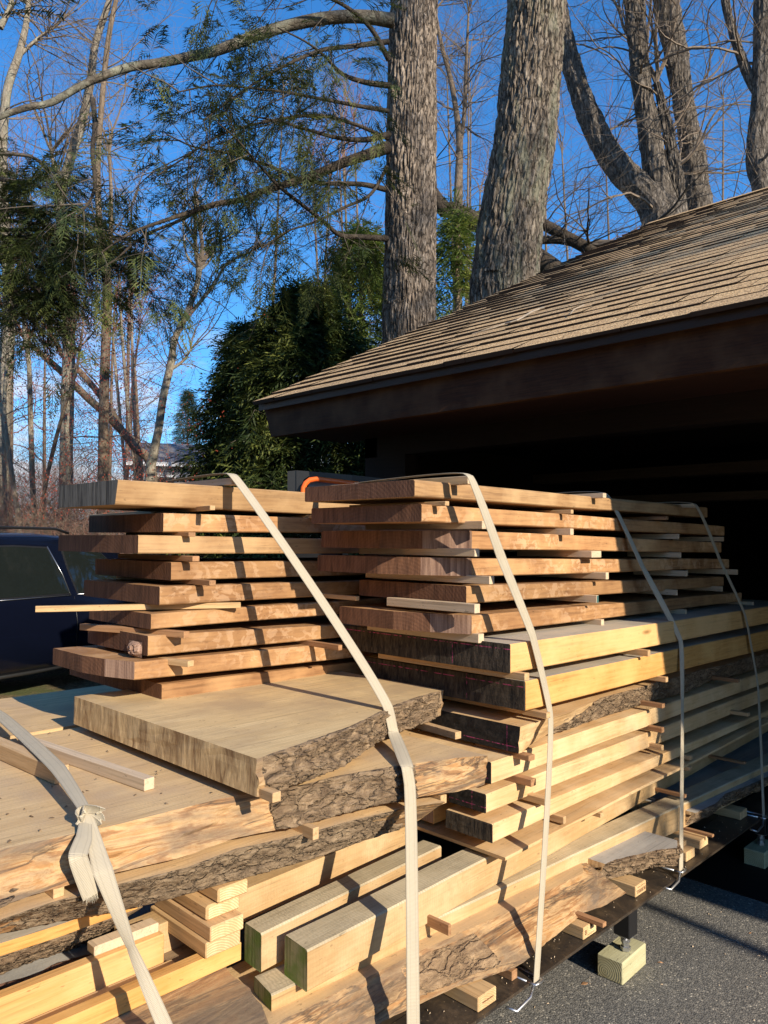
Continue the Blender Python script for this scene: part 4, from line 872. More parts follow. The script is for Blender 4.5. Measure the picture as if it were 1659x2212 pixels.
# sticks lying on the streaked slab
q = at(z4a(725, 661), z=zB); e_ = at(z4a(190, 470), z=zB); yaw = math.atan2(e_[1]-q[1], -(e_[0]-q[0]))
b = MB(); b.bbox(-.75, 0, 0, .034, 0, .034, .0015); o = b.build('spacer_stick', M['stick_pale']); o.location = (q[0], q[1], zB+.001); o.rotation_euler = (0, 0, -yaw); tag(o, 'square pale pink stick lying on the tan slab beside the knotted strap', 'stick', 'spacer sticks between the boards')
q = at(z4a(272, 628), z=zB)
b = MB(); b.bbox(-.70, 0, 0, .045, 0, .05, .002); o = b.build('spacer_stick', M['stick']); o.location = (q[0], q[1], zB+.001); o.rotation_euler = (0, 0, .06); tag(o, 'tan stick under the knotted strap at the left edge', 'stick', 'spacer sticks between the boards')
q = at(z3b(1012, 693), z=zB+.0)
b = MB(); b.bbox(-.40, 0, 0, .03, 0, .026, .0015); o = b.build('spacer_stick', M['stick']); o.location = (q[0]-.02, q[1], zB+.001); o.rotation_euler = (0, 0, -.12); tag(o, 'orange stick on the tip of the tan slab, under the bark edge', 'stick', 'spacer sticks between the boards')
# sticks lying on the deck
for p, zz, w_, h_, L_, lb in ((z5(700, 672), .378, .025, .016, .22, 'reddish stick lying across the notched deck block'), (c3(1070, 963), .331, .03, .03, .14, 'red brown stick end below the torn edge of the marbled slab'),
                              (z5(1335, 146), .372, .022, .012, .22, 'thin stick over the far notched deck block')):
    q = at(p, z=zz); b = MB(); b.bbox(-L_, 0, 0, w_, 0, h_, .0012); o = b.build('spacer_stick', M['stick_dark']); o.location = (q[0], q[1], zz); tag(o, lb, 'stick', 'spacer sticks between the boards')
# blocks on the deck, some stamped
GD = 'short blocks on the deck under the slabs'
def text(txt, size, m, parent, loc, rot, ext=.0004):
    cu = bpy.data.curves.new('stamp', 'FONT'); cu.body = txt; cu.size = size; cu.extrude = ext; cu.align_x = 'CENTER'; cu.align_y = 'CENTER'
    o = bpy.data.objects.new('stamp', cu); COL.objects.link(o)
    dg = bpy.context.evaluated_depsgraph_get(); me = bpy.data.meshes.new_from_object(o.evaluated_get(dg)); me.name = 'stamp'
    bpy.data.objects.remove(o); me.materials.clear(); me.materials.append(M[m])
    o = bpy.data.objects.new('stamp', me); COL.objects.link(o); o.parent = parent; o.location = loc; o.rotation_euler = rot; return o
def dblk(p, L_, w, h, label, notch=None, stamp=None, flip=False):
    q = at(p, z=DZ); o = blockbox('deck_block', q[0]-L_, q[0], q[1], q[1]+w, DZ+.0005, DZ+h, 'pine', 'pine_end', label, 'block', GD, notch=notch, bev=.003)
    if stamp == 'B': text('B', .024, 'ink', o, (L_/2+.0006, -.030, h*.5), (PI/2, 0, PI/2))
    elif stamp: text(stamp, .021, 'ink', o, (L_/2+.0006, 0, h*.42), (PI/2, PI if flip else 0, PI/2))
    rn_ = random.Random(len(label)); yy = {'B': -.018, None: 9}.get(stamp, -.030 if stamp else -.028); zz = {'B': .010}.get(stamp, h*.78 if stamp else h*.5)
    if stamp or 'front orange' in label:   # worn, unreadable small printing
        b = MB()
        if not stamp: yy = -.026
        while yy < .030:
            w_ = rn_.uniform(.0012, .003); hh_ = (.0022 if stamp else .0045)*rn_.uniform(.7, 1.2); b.box(L_/2+.0002, L_/2+.0007, yy, yy+w_, zz-hh_/2, zz+hh_/2); yy += w_+rn_.uniform(.0006, .0016)
        b.build('stamp_line', M['ink'], o)
    return o
PI = math.pi
dblk(c3(795, 1225), .30, .092, .045, 'front orange-tinted deck block under the marbled slab, nearest the viewer', stamp=None)
dblk(z5(587, 745), .22, .092, .045, 'notched deck block stamped near the middle strap', notch=(.02, .014), stamp='B')
dblk(z5(890, 497), .20, .092, .045, 'deck block with upside-down stamped lettering, under the grey slab', stamp='BURRILL', flip=True)
dblk(z5(1185, 290), .22, .092, .042, 'pale deck block directly behind the foot of the third strap')
dblk(z5(1265, 217), .20, .092, .042, 'notched deck block at the shadow edge, beyond the third strap', notch=(.02, .014))
dblk(z5(1500, 46), .24, .092, .042, 'deck block deep in shadow near the last strap')
q = at(z5(1170, 195), z=DZ+.043); b = MB(); b.bbox(-.05, 0, 0, .03, 0, .02, .001); o = b.build('spacer_stick', M['pine']); o.location = (q[0], q[1], DZ+.043); tag(o, 'tiny pale offcut sitting on the deck block by the third strap', 'stick', 'spacer sticks between the boards')

# ------------------------------------------------------------------ straps
GS = 'tie-down straps over the lumber'
def ribbon(pts, width, wd, name='strap', mname='strap', th=.0016, parent=None, off=(0, 0, 0), build=True):
    """pts: centre points; wd: width direction at each point; a thin woven band with real thickness"""
    P = [Vector(p) for p in pts]; D = [Vector(d).normalized() for d in wd]; seg = []; NP = len(P)
    def crv(i, t):
        p0, p1, p2, p3 = P[max(i-1, 0)], P[i], P[i+1], P[min(i+2, NP-1)]; ln = (p2-p1).length
        m1 = ((p2-p1).normalized()+(p1-p0).normalized())*.5*ln*.38 if i > 0 else (p2-p1)*.38; m2 = ((p2-p1).normalized()+(p3-p2).normalized())*.5*ln*.38 if i < NP-2 else (p2-p1)*.38
        h = t*t*(3-2*t); return p1.lerp(p2, h)+(p2-p1)*0+(t**3-2*t*t+t)*m1+(t**3-t*t)*m2
    for i in range(len(P)-1):
        k = max(4, int((P[i+1]-P[i]).length/.012))
        for q in range(k): seg.append((crv(i, q/k), D[i].lerp(D[i+1], q/k).normalized(), width[i]*(1-q/k)+width[i+1]*q/k if isinstance(width, (list, tuple)) else width))
    seg.append((P[-1], D[-1], width[-1] if isinstance(width, (list, tuple)) else width))
    n = len(seg); vs = []; nw = 4; uv = []
    ln = 0
    for i, (p, d, w) in enumerate(seg):
        t = (seg[min(i+1, n-1)][0]-seg[max(i-1, 0)][0]).normalized(); nn = t.cross(d).normalized(); d2 = nn.cross(t).normalized()
        if i: ln += (p-seg[i-1][0]).length
        for sgn in (1, -1):
            for k in range(nw+1):
                u = (k/nw-.5); c = .0015*(1-4*u*u); vs.append(p+d2*w*u*sgn+nn*(th/2*sgn+c)); uv.append((ln*3.0, u))
    m = 2*(nw+1); fs = [(i*m+j, i*m+(j+1) % m, (i+1)*m+(j+1) % m, (i+1)*m+j) for i in range(n-1) for j in range(m)]
    fs += [tuple(range(m))[::-1], tuple(range((n-1)*m, n*m))]
    b = MB(); b.add(vs, fs); o = b.build(name, M[mname], parent, smooth=False, off=P[0] if parent is None else Vector(off))
    ul = o.data.uv_layers.new(name='UVMap')
    for l in o.data.loops: ul.data[l.index].uv = uv[l.vertex_index]
    return o
Yd, Xd, Zd = (0, 1, 0), (1, 0, 0), (0, 0, 1)
def hook(par, base, label=None):
    """steel hook at the foot of a strap, gripping the deck edge"""
    x, y, z = base; off = par.location
    b = MB(); pts = [(x-.02, y-.022, z+.012), (x-.13, y-.03, z+.010), (x-.135, y+.03, z+.010), (x-.02, y+.026, z+.012), (x+.012, y+.02, z+.012), (x+.014, y, z+.012), (x+.012, y-.02, z+.012), (x-.02, y-.022, z+.012)]
    b.tube([Vector(p)-off for p in pts], .0045, 8); b.tube([Vector((x+.004, y-.02, z+.008))-off, Vector((x+.012, y-.05, z-.015))-off, Vector((x+.008, y-.12, z-.03))-off, Vector((x-.02, y-.14, z-.02))-off], .005, 8)
    return b.build('hook', M['steel'], par, smooth=True)
# middle strap
p0, p1, p2, p3 = at((1012, 1026), x=-1.70), at((1150, 1372), x=-1.632), at((1189, 1545), x=-1.622), at((1158, 2128), x=DX+.01)
back = (p0[0]-.6, p0[1]+.03, p0[2]+.002)
S2 = ribbon([back, p0+np.array([-.01, 0, .004]), p0+np.array([.005, 0, -.004]), p1*.5+p0*.5, p1, p2, p3], [.040, .038, .036, .040, .038, .034, .030], [Yd, Yd, Yd, (.3, 1, 0), (.1, 1, 0), Yd, Yd]); tag(S2, 'long cream strap over the corner of the right stack, second from the right in sunlight', 'strap', GS); hook(S2, p3)
p0, p1, p2, p3 = at((1308, 1067), x=-1.85), at((1470, 1385), x=-1.63), at((1474, 1520), x=-1.60), at((1471, 1886), x=DX+.004)
S3 = ribbon([(p0[0]-.6, p0[1]+.02, p0[2]+.002), p0, p0*.5+p1*.5, p1, p2, p3], [.03, .034, .044, .02, .028, .034], [Yd, Yd, Yd, (.8, .6, 0), Yd, Yd]); tag(S3, 'strap straddling the shadow line, between the sunlit and the darkest strap', 'strap', GS); hook(S3, p3)
p0, p1, p2, p3 = at((1500, 1089), x=-1.70), at((1610, 1330), x=-1.63), at((1637, 1480), x=-1.60), at((1650, 1770), x=DX+.004)
S4 = ribbon([(p0[0]-.6, p0[1]+.02, p0[2]+.002), p0, p0*.5+p1*.5, p1, p2, p3], [.03, .03, .032, .026, .028, .03], [Yd]*6); tag(S4, 'dim strap deep in the garage shadow, farthest to the right', 'strap', GS); hook(S4, p3)
# front strap over left stack, chainsawn slab and tan slab
a0 = at((503, 1026), x=XS+.05); a1 = at((838, 1530), z=1.166); a2 = at((877, 1658), z=zB+.004); a3 = np.array([DX+.01, a2[1]-.12, DZ+.02]); a3 = at((893, 2235), x=DX+.01)
a1b = at((850, 1580), x=a1[0]+.012)
S1 = ribbon([(a0[0]-.5, a0[1]+.02, a0[2]+.003), a0+np.array([-.01, 0, .004]), a0+np.array([.006, 0, -.004]), a1+np.array([0, 0, .003]), a1b, a2+np.array([.004, 0, 0]), a2+np.array([.016, 0, -.05]), a3], [.045, .045, .045, .038, .046, .048, .050, .048], [Yd, Yd, Yd, (.3, 1, 0), (0, 1, 0), Yd, Yd, Yd]); tag(S1, 'cream strap from the top of the left stack down past the bark slabs in front', 'strap', GS)
# knotted strap at the left
e = at((182, 1770), z=zB+.01); k0 = at((0, 1545), z=zB+.055); k1 = at((125, 1660), z=zB+.056); kn = at((186, 1757), x=e[0]+.012)
f1 = at((222, 1880), x=max(Bb(.8), Bt(.8))+.05); f2 = at((283, 2045), x=f1[0]+.09); f3 = at((355, 2215), x=f1[0]+.18); print('S0', e, f1, f2, f3)
S0 = ribbon([k0+np.array([-.7, .05, .0]), k0, k1, kn, f1, f2, f3, f3+(f3-f2)*2.2], [.05, .05, .048, .028, .046, .022, .036, .04], [Yd, Yd, Yd, Yd, (.2, 1, .2), (.8, .5, 0), Yd, Yd]); tag(S0, 'knotted cream strap with a frayed hanging tail at the left front', 'strap', GS)
off = S0.location
kv = Vector(kn)
def loop(cx, cy, cz, ry_, rz_, tilt, wdt, ph=0.):
    pts = []; wd = []
    for i in range(17):
        a_ = 2*PI*i/16+ph; y, z = ry_*math.cos(a_), rz_*math.sin(a_)*.55; x = .012+.013*math.sin(a_*2+1)+.010*math.cos(a_)
        pts.append(kv+Vector((cx+x, cy+y*math.cos(tilt)-z*math.sin(tilt), cz+y*math.sin(tilt)+z*math.cos(tilt)))); wd.append((.45*math.cos(a_), -math.sin(tilt)*.8, .9))
    return ribbon(pts, wdt, wd, name='knot', parent=S0, off=off, th=.003)
loop(0, 0, .0, .025, .020, .25, .024); loop(.004, .002, -.004, .022, .022, -.5, .020, 1.)
t0 = kv+Vector((.012, -.006, -.012)); t1 = Vector(at((168, 1850), x=f1[0]-.01)); t2 = Vector(at((198, 1935), x=f1[0]-.005))
tl = ribbon([t0, t0.lerp(t1, .5)+Vector((.010, 0, 0)), t1, t2], [.028, .040, .044, .042], [Yd, (0, 1, -.1), Yd, (.1, 1, .12)], name='tail', parent=S0, off=off)
b = MB(); rn = random.Random(2)
for i in range(40):
    u = rn.uniform(-.5, .5); p = t2+Vector((0, .03*u, .004)); d = Vector((rn.uniform(-.3, .6), rn.uniform(-.6, .3), -1)).normalized()*rn.uniform(.008, .022)
    b.tube([p-off, p+d*.5+Vector((0, rn.uniform(-.003, .003), 0))-off, p+d-off], [.0004, .0003, .0002], 3, cap=False)
b.build('frayed_threads', M['strap'], S0)

# ------------------------------------------------------------------ trees
FWD = Vector((-RM[0][2], -RM[1][2], -RM[2][2]))
def wpts(px, d, jit=0.):
    """bend a trunk line seen in these directions into space at horizontal range d (number or per point)"""
    out = []
    for i, p in enumerate(px):
        out.append(Vector(at(p, d=(d[i] if isinstance(d, (list, tuple)) else d))))
    return out
def smooth_line(P, rad, step):
    """Catmull-Rom resample"""
    o = []; r = []
    n = len(P)
    for i in range(n-1):
        p0, p1, p2, p3 = P[max(i-1, 0)], P[i], P[i+1], P[min(i+2, n-1)]
        k = max(1, int((p2-p1).length/step))
        for q in range(k):
            t = q/k; o.append(.5*((2*p1)+(-p0+p2)*t+(2*p0-5*p1+4*p2-p3)*t*t+(-p0+3*p1-3*p2+p3)*t**3)); r.append(rad[i]*(1-t)+rad[i+1]*t)
    o.append(P[-1]); r.append(rad[-1]); return o, r
def frame_tube(mb, P, rad, n=8, m=0, rough=0., seed=0, ridges=0.):
    N_ = len(P)
    if N_ < 2: return
    t = (P[1]-P[0]).normalized(); a = t.orthogonal().normalized(); vs = []
    for i in range(N_):
        t = (P[min(i+1, N_-1)]-P[max(i-1, 0)])
        if t.length < 1e-9: t = Vector((0, 0, 1))
        t.normalize(); a = (a-t*a.dot(t)); a = a.normalized() if a.length > 1e-6 else t.orthogonal().normalized(); b = t.cross(a)
        for k in range(n):
            an = 2*PI*k/n; c, s2 = math.cos(an), math.sin(an); rr_ = rad[i]
            if rough:
                rr_ *= 1+rough*nz(c*1.5+seed, s2*1.5, P[i].z*1.1)
                if ridges:
                    v = mn.voronoi(Vector((c*7.5+nz(P[i].z*3, an*2)*.35, s2*7.5+nz(P[i].z*3, an*2, 5)*.35, P[i].z*2.6+nz(c*9, s2*9, P[i].z*4)*.4+seed)))[0]; rr_ += ridges*(min(1, (v[1]-v[0])*3.)-.5)+ridges*.5*nz(c*20, s2*20, P[i].z*14)
            vs.append(P[i]+(a*c+b*s2)*rr_)
    fs = [(i*n+k, i*n+(k+1) % n, (i+1)*n+(k+1) % n, (i+1)*n+k) for i in range(N_-1) for k in range(n)]+[tuple(range((N_-1)*n, N_*n))]
    mb.add(vs, fs, m)
def branchlet(mb, p, d, L_, r, depth, rnd, droop=0., sides=3, m=0, wig=.35, tips=None, kids=4, mtip=None):
    n = max(3, int(L_/.16)) if depth else 3; P = [p.copy()]; R_ = [r]; q = p.copy(); dd = d.normalized()
    for i in range(n):
        dd = (dd+Vector((rnd.gauss(0, wig), rnd.gauss(0, wig), rnd.gauss(0, wig)-droop))*.35).normalized()
        q = q+dd*(L_/n); P.append(q.copy()); R_.append(max(r*(1-.75*(i+1)/n), .0012))
    frame_tube(mb, P, R_, sides if depth < 2 else sides+1, m if depth or mtip is None else mtip)
    if tips is not None: tips.append((P[-1], dd.copy()))
    if depth > 0:
        for k in range(kids):
            i = rnd.randint(1, n); ax = Vector((rnd.gauss(0, 1), rnd.gauss(0, 1), rnd.gauss(0, .7)+.15)); ax = (ax-dd*ax.dot(dd)).normalized()
            nd = (((P[i]-P[i-1]).normalized())*rnd.uniform(.6, 1.1)+ax*rnd.uniform(.5, .95)).normalized()
            branchlet(mb, P[i], nd, L_*rnd.uniform(.4, .7), max(R_[i]*.6, .0014), depth-1, rnd, droop, sides, m, wig, tips, kids, mtip)
def bare_tree(name, stems, d, bark, twigm, label, cat='tree', group=None, seed=0, n=10, br=14, blen=1.6, depth=2, kids=4, rough=.08, ridges=0., step=.15, bmin=.25, droop=0., extend=True, wpx=None, top=True):
    """stems: list of (pixel polyline, widths px). The first begins at the ground."""
    rnd = random.Random(seed); body = MB(); tws = []; base = None
    for si, (px, wd) in enumerate(stems):
        tw = MB(); tws.append(tw)
        P = wpts(px, d); dist = (P[0]-Vector(CAMP)).length
        R_ = [w*(p-Vector(CAMP)).dot(FWD)/F/2 for w, p in zip(wd, P)]
        if si == 0:
            g = P[0].copy()
            if g.z > 0: g2 = Vector((g.x+(P[0].x-P[1].x)*.15, g.y, -.05)); P = [g2]+P; R_ = [R_[0]*1.18]+R_
            base = P[0].copy()
        Q, RR = smooth_line(P, R_, step)
        frame_tube(body, Q, RR, n, 0, rough, seed+si, ridges)
        for k in range(br):
            i = rnd.randint(int(len(Q)*bmin), len(Q)-1); t = (Q[min(i+1, len(Q)-1)]-Q[i-1]).normalized()
            ax = Vector((rnd.gauss(0, 1), rnd.gauss(0, 1), rnd.uniform(-.1, .9))); ax = (ax-t*ax.dot(t)).normalized()
            L_ = blen*rnd.uniform(.4, 1.1); branchlet(tw, Q[i], (ax+t*rnd.uniform(.1, .9)).normalized(), L_, max(.002, min(RR[i]*.4, L_*.0075)), depth, rnd, droop, 3, 0, .4, None, kids)
        if top and Q[-1].z < 40:
            for k in range(4): branchlet(tw, Q[-1], (Q[-1]-Q[-2]).normalized()+Vector((rnd.gauss(0, .4), rnd.gauss(0, .4), .3)), blen*rnd.uniform(.6, 1.3), RR[-1]*.8, depth, rnd, droop, 4, 0, .35, None, kids+1)
    e = empty(name, base, label, cat, group)
    o = body.build('trunk', M[bark], e, smooth=(ridges == 0), off=base); 
    for tw in tws:
        if tw.v: tw.build('branches', M[twigm], e, off=base)
    return e
GF = 'big trunks behind the garage roof'
# two big pine trunks beside the garage
bare_tree('pine_tree', [([(884, 740), (884, 640), (886, 520), (888, 400), (891, 200), (895, 0), (900, -300), (905, -700)], [112, 108, 106, 104, 101, 98, 88, 70])], 10.6, 'trunk', 'twig_dark', 'straight furrowed grey brown pine trunk nearest the picture centre, left of its neighbour', group=GF, seed=1, n=130, br=0, rough=.06, ridges=.034, step=.04, top=False)
bare_tree('pine_tree', [([(1086, 700), (1092, 600), (1108, 450), (1133, 300), (1147, 150), (1161, 0), (1185, -300), (1200, -700)], [140, 138, 133, 126, 124, 122, 108, 85])], 10.7, 'trunk2', 'twig_dark', 'thickest leaning pine trunk rising just beyond the roof edge', group=GF, seed=2, n=140, br=0, rough=.07, ridges=.038, step=.04, top=False)
# multi-stemmed tree behind the ridge
bare_tree('maple_tree', [([(1450, 600), (1440, 490), (1405, 430), (1345, 372), (1292, 290), (1252, 195), (1226, 110), (1210, 30), (1195, -200)], [115, 96, 70, 56, 47, 42, 38, 34, 28]),
    ([(1436, 480), (1425, 400), (1400, 270), (1378, 110), (1370, 0), (1360, -250)], [76, 54, 41, 37, 38, 30]),
    ([(1472, 480), (1462, 380), (1440, 270), (1418, 180)], [34, 26, 20, 12])], 19., 'trunk3', 'twig', 'large tree forking into two heavy leaning stems behind the roof ridge', group=GF, seed=5, n=36, br=15, blen=4.2, depth=3, kids=4, rough=.22, ridges=.045, step=.14)
bare_tree('maple_tree', [([(1515, 600), (1510, 470), (1498, 350), (1476, 210), (1455, 90), (1440, 0), (1425, -200)], [74, 61, 48, 41, 46, 50, 30])], 21., 'trunk3', 'twig', 'dark upright trunk with a knothole right of the forking tree', group=GF, seed=6, n=34, br=14, blen=4., depth=3, kids=4, rough=.2, ridges=.04, step=.14)
bare_tree('maple_tree', [([(1652, 560), (1648, 420), (1636, 340), (1648, 200), (1650, 0), (1652, -200)], [44, 40, 44, 44, 40, 30]), ([(1652, 220), (1618, 165), (1590, 90), (1566, 0), (1550, -120)], [24, 21, 18, 15, 10])], 17., 'trunk3', 'twig', 'trunk cut off by the right edge of the picture with one curved limb', group=GF, seed=7, n=30, br=12, blen=3.4, depth=3, kids=4, ridges=.02, step=.14)
bare_tree('maple_tree', [([(988, 700), (990, 420), (992, 300), (975, 180), (952, 90), (940, 20)], [20, 18, 14, 11, 9, 6]), ([(990, 330), (1003, 250), (1008, 120), (1012, 30)], [10, 9, 7, 4])], 20., 'browntrunk', 'twig', 'thin forked tree seen between the two big pine trunks', seed=8, br=26, blen=2.6, depth=3, kids=4)
bare_tree('fallen_tree', [([(900, 470), (960, 452), (1010, 470), (1100, 520), (1190, 580), (1260, 640)], [20, 34, 40, 42, 46, 50]), ([(1000, 470), (1060, 462), (1160, 480), (1220, 510), (1290, 548)], [14, 18, 24, 26, 28]), ([(1160, 520), (1210, 518), (1255, 530)], [16, 18, 16])], 15., 'limb', 'twig_dark', 'heavy crooked limbs low behind the big trunks above the roof', seed=9, br=14, blen=2.2, depth=2, kids=4, n=14, step=.12)

# limbs of the hemlock sweeping left, with needle sprays ------------------
def sprays_mesh(mb, anchors, rnd, L_=(.26, .62)):
    """flat feathery drooping sprays: a rachis with paired needle-covered twiglets"""
    V_ = []; Fc = []
    for (p, d) in anchors:
        Ls = rnd.uniform(*L_); d = Vector((d.x, d.y, d.z*.45-.12)).normalized(); up = Vector((rnd.gauss(0, .22), rnd.gauss(0, .22), 1)).normalized(); sd = d.cross(up)
        if sd.length < .1: continue
        sd.normalize(); nn = sd.cross(d).normalized(); k = max(5, int(Ls/.034)); c0 = rnd.gauss(0, .25)
        def pt(t): return p+d*(Ls*t)+sd*(c0*Ls*t*t*.5)+Vector((0, 0, -.38*Ls*t*t))
        b0 = len(V_); V_ += [pt(0), pt(.5)+sd*.006, pt(1), pt(.5)-sd*.006]; Fc.append((b0, b0+1, b0+2, b0+3))
        for i in range(k):
            t = (i+.4)/k; q = pt(t); wl = Ls*(.36*(1-t)**.8+.05)*rnd.uniform(.75, 1.2)
            for s2 in (-1, 1):
                if rnd.random() < .08: continue
                ld = (sd*s2*rnd.uniform(.75, 1.05)+d*rnd.uniform(.6, .95)+Vector((0, 0, rnd.uniform(-.35, -.05)))).normalized(); lw = ld.cross(nn).normalized()*(.005+.0035*rnd.random())
                e = q+ld*wl+Vector((0, 0, -.12*wl)); m1 = q+ld*wl*.5
                b0 = len(V_); V_ += [q, m1+lw, e, m1-lw]; Fc.append((b0, b0+1, b0+2, b0+3))
                if wl > .09:
                    for s3 in (-1, 1):
                        b0 = len(V_); l3 = (ld+lw.normalized()*s3*.8).normalized()*wl*.42; w3 = l3.cross(nn).normalized()*.006; V_ += [m1, m1+l3*.5+w3, m1+l3, m1+l3*.5-w3]; Fc.append((b0, b0+1, b0+2, b0+3))
    mb.add(V_, Fc)
hem = empty('hemlock_tree', Vector((-7.6, 8.2, 0)), 'dark green hemlock limbs sweeping left across the sky from the central trunk', 'tree')
hb = Vector((-7.6, 8.2, 0)); rnd = random.Random(11)
limbs = [
 ([(848, 45), (780, 36), (700, 40), (620, 56), (560, 74), (480, 105), (420, 120), (350, 135), (280, 145), (220, 165), (170, 188), (110, 222), (60, 232), (0, 252), (-80, 290)], [32, 28, 27, 25, 24, 22, 21, 20, 19, 17, 16, 15, 14, 13, 10], 1),
 ([(838, 318), (790, 335), (740, 352), (680, 378), (640, 392), (570, 412), (520, 432), (470, 440), (400, 462), (340, 482), (280, 505), (220, 545)], [26, 22, 20, 18, 16, 13, 12, 11, 9, 7, 6, 4], 0),
 ([(836, 410), (780, 398), (700, 396), (640, 385), (590, 362), (540, 345), (480, 328), (420, 318), (360, 290)], [13, 11, 9, 8, 8, 7, 6, 4, 3], 1),
 ([(840, 290), (790, 302), (730, 298), (670, 282), (600, 262), (540, 250)], [14, 12, 9, 7, 5, 3], 0),
 ([(836, 516), (780, 512), (735, 508), (700, 480), (650, 440), (600, 400), (550, 345), (510, 300), (470, 265)], [14, 12, 10, 9, 8, 7, 5, 4, 3], 0),
 ([(842, 185), (790, 178), (740, 160), (700, 120), (660, 90), (600, 60)], [13, 11, 8, 6, 4, 3], 0),
 ([(838, 90), (760, 100), (690, 110), (600, 150), (520, 200), (440, 260)], [12, 10, 8, 6, 5, 3], 0),
 ([(200, 215), (205, 270), (200, 330), (205, 400), (190, 440), (160, 470)], [12, 11, 10, 8, 6, 4], 0),
 ([(470, 440), (430, 455), (380, 480), (310, 510), (250, 560), (200, 590)], [10, 9, 7, 6, 4, 3], 0),
 ([(836, 360), (800, 420), (740, 450), (680, 480), (620, 500), (560, 540)], [8, 7, 6, 5, 4, 2], 0),
 ([(838, 240), (780, 230), (700, 215), (620, 200), (540, 190), (460, 185), (380, 200)], [10, 9, 7, 6, 5, 4, 3], 0),
 ([(840, 130), (800, 60), (740, 10), (660, -20), (560, -30), (460, -20)], [12, 10, 8, 6, 5, 4], 0),
 ([(838, 300), (770, 270), (690, 250), (590, 260), (480, 290), (400, 340), (340, 380)], [9, 8, 7, 6, 5, 4, 3], 0),
]
anchors = []; tw = MB()
for li, (px, wd, pale) in enumerate(limbs):
    n_ = len(px); d0 = 10.3; dd = [d0-(i/(n_-1))*(1.6+.5*math.sin(li*2.1)) for i in range(n_)]
    P = wpts(px, dd); R_ = [w*(p-Vector(CAMP)).dot(FWD)/F/2 for w, p in zip(wd, P)]
    Q, RR = smooth_line(P, R_, .08); b = MB(); frame_tube(b, Q, RR, 9, 0, .12, li)
    lo = b.build('limb', M['limb_pale' if li == 0 else 'limb'], hem, smooth=True, off=hb)
    for i in range(3, len(Q)):
        fr = i/len(Q)
        if rnd.random() < (.40 if fr > .12 else .12):
            t = (Q[i]-Q[i-1]).normalized(); ax = Vector((rnd.gauss(0, 1), rnd.gauss(0, 1), rnd.gauss(-.35, .35))); ax = (ax-t*ax.dot(t)).normalized()
            tips = []; L_ = rnd.uniform(.35, 1.15); k0 = len(tw.v)
            branchlet(tw, Q[i], (ax+t*.7).normalized(), L_, .006+L_*.003, 2, rnd, .12, 3, 0, .3, tips, 3)
            if li == 0 and fr > .62 and rnd.random() < .75: continue
            for tp_ in tips:
                if rnd.random() < .31: anchors.append((tp_[0]-tp_[1]*rnd.uniform(.0, .3), (tp_[1]+Vector((rnd.gauss(0, .4), rnd.gauss(0, .4), rnd.gauss(-.2, .25)))).normalized()))
tw.build('twigs', M['twig_dark'], hem, off=hb)
b = MB(); sprays_mesh(b, anchors, rnd); b.build('foliage', M['hemlock'], hem, off=hb); print('hemlock leaves', len(b.f), len(anchors))
# a second, nearer hemlock bough mass at the left edge
hm2b = Vector((-9.8, 4.0, 0)); hem2 = empty('hemlock_tree', hm2b, 'dense dark hemlock at the left edge with drooping lower boughs', 'tree'); rnd = random.Random(23)
anchors = []; tw = MB(); tb = MB()
P = wpts([(-60, 1150), (-50, 700), (-60, 300), (-70, 0)], 11.); frame_tube(tb, *smooth_line([Vector((P[0].x, P[0].y, -.05))]+P, [.2, .18, .15, .12, .1], .3), 14, 0, .1, 3)
hl = [([(-60, y0_), (20+xx*.3, y0_-10+yy*.3), (xx*.7, y0_+yy*.7), (xx, y0_+yy)], [10, 8, 5, 2]) for y0_, xx, yy in [(330, 150, 60), (380, 210, 110), (430, 120, 60), (470, 250, 90), (500, 310, 20), (530, 180, 110), (560, 130, 70), (590, 150, 110), (620, 90, 90), (450, 330, 80), (510, 380, 60), (560, 260, 20), (540, 60, 60), (600, 40, 120)]]
for li, (px, wd) in enumerate(hl):
    P = wpts(px, [11.2-.25*i+rnd.uniform(-.3, .3) for i in range(4)]); R_ = [w*10/F/2 for w in wd]; Q, RR = smooth_line(P, R_, .09); frame_tube(tw, Q, RR, 6)
    for i in range(2, len(Q)):
        if rnd.random() < .6:
            t = (Q[i]-Q[i-1]).normalized(); ax = Vector((rnd.gauss(0, 1), rnd.gauss(0, 1), rnd.gauss(-.2, .3))); ax = (ax-t*ax.dot(t)).normalized(); tips = []
            branchlet(tw, Q[i], (ax+t*.5).normalized(), rnd.uniform(.3, .9), .007, 2, rnd, .12, 3, 0, .3, tips, 3)
            for tp_ in tips:
                if rnd.random() < .46: anchors.append((tp_[0]-tp_[1]*rnd.uniform(0, .3), (tp_[1]+Vector((rnd.gauss(0, .5), rnd.gauss(0, .5), rnd.gauss(-.2, .25)))).normalized()))
tb.build('trunk', M['browntrunk'], hem2, off=hm2b); tw.build('branches', M['twig_dark'], hem2, off=hm2b)
b = MB(); sprays_mesh(b, anchors, rnd); b.build('foliage', M['hemlock'], hem2, off=hm2b); print('hem2', len(b.f))

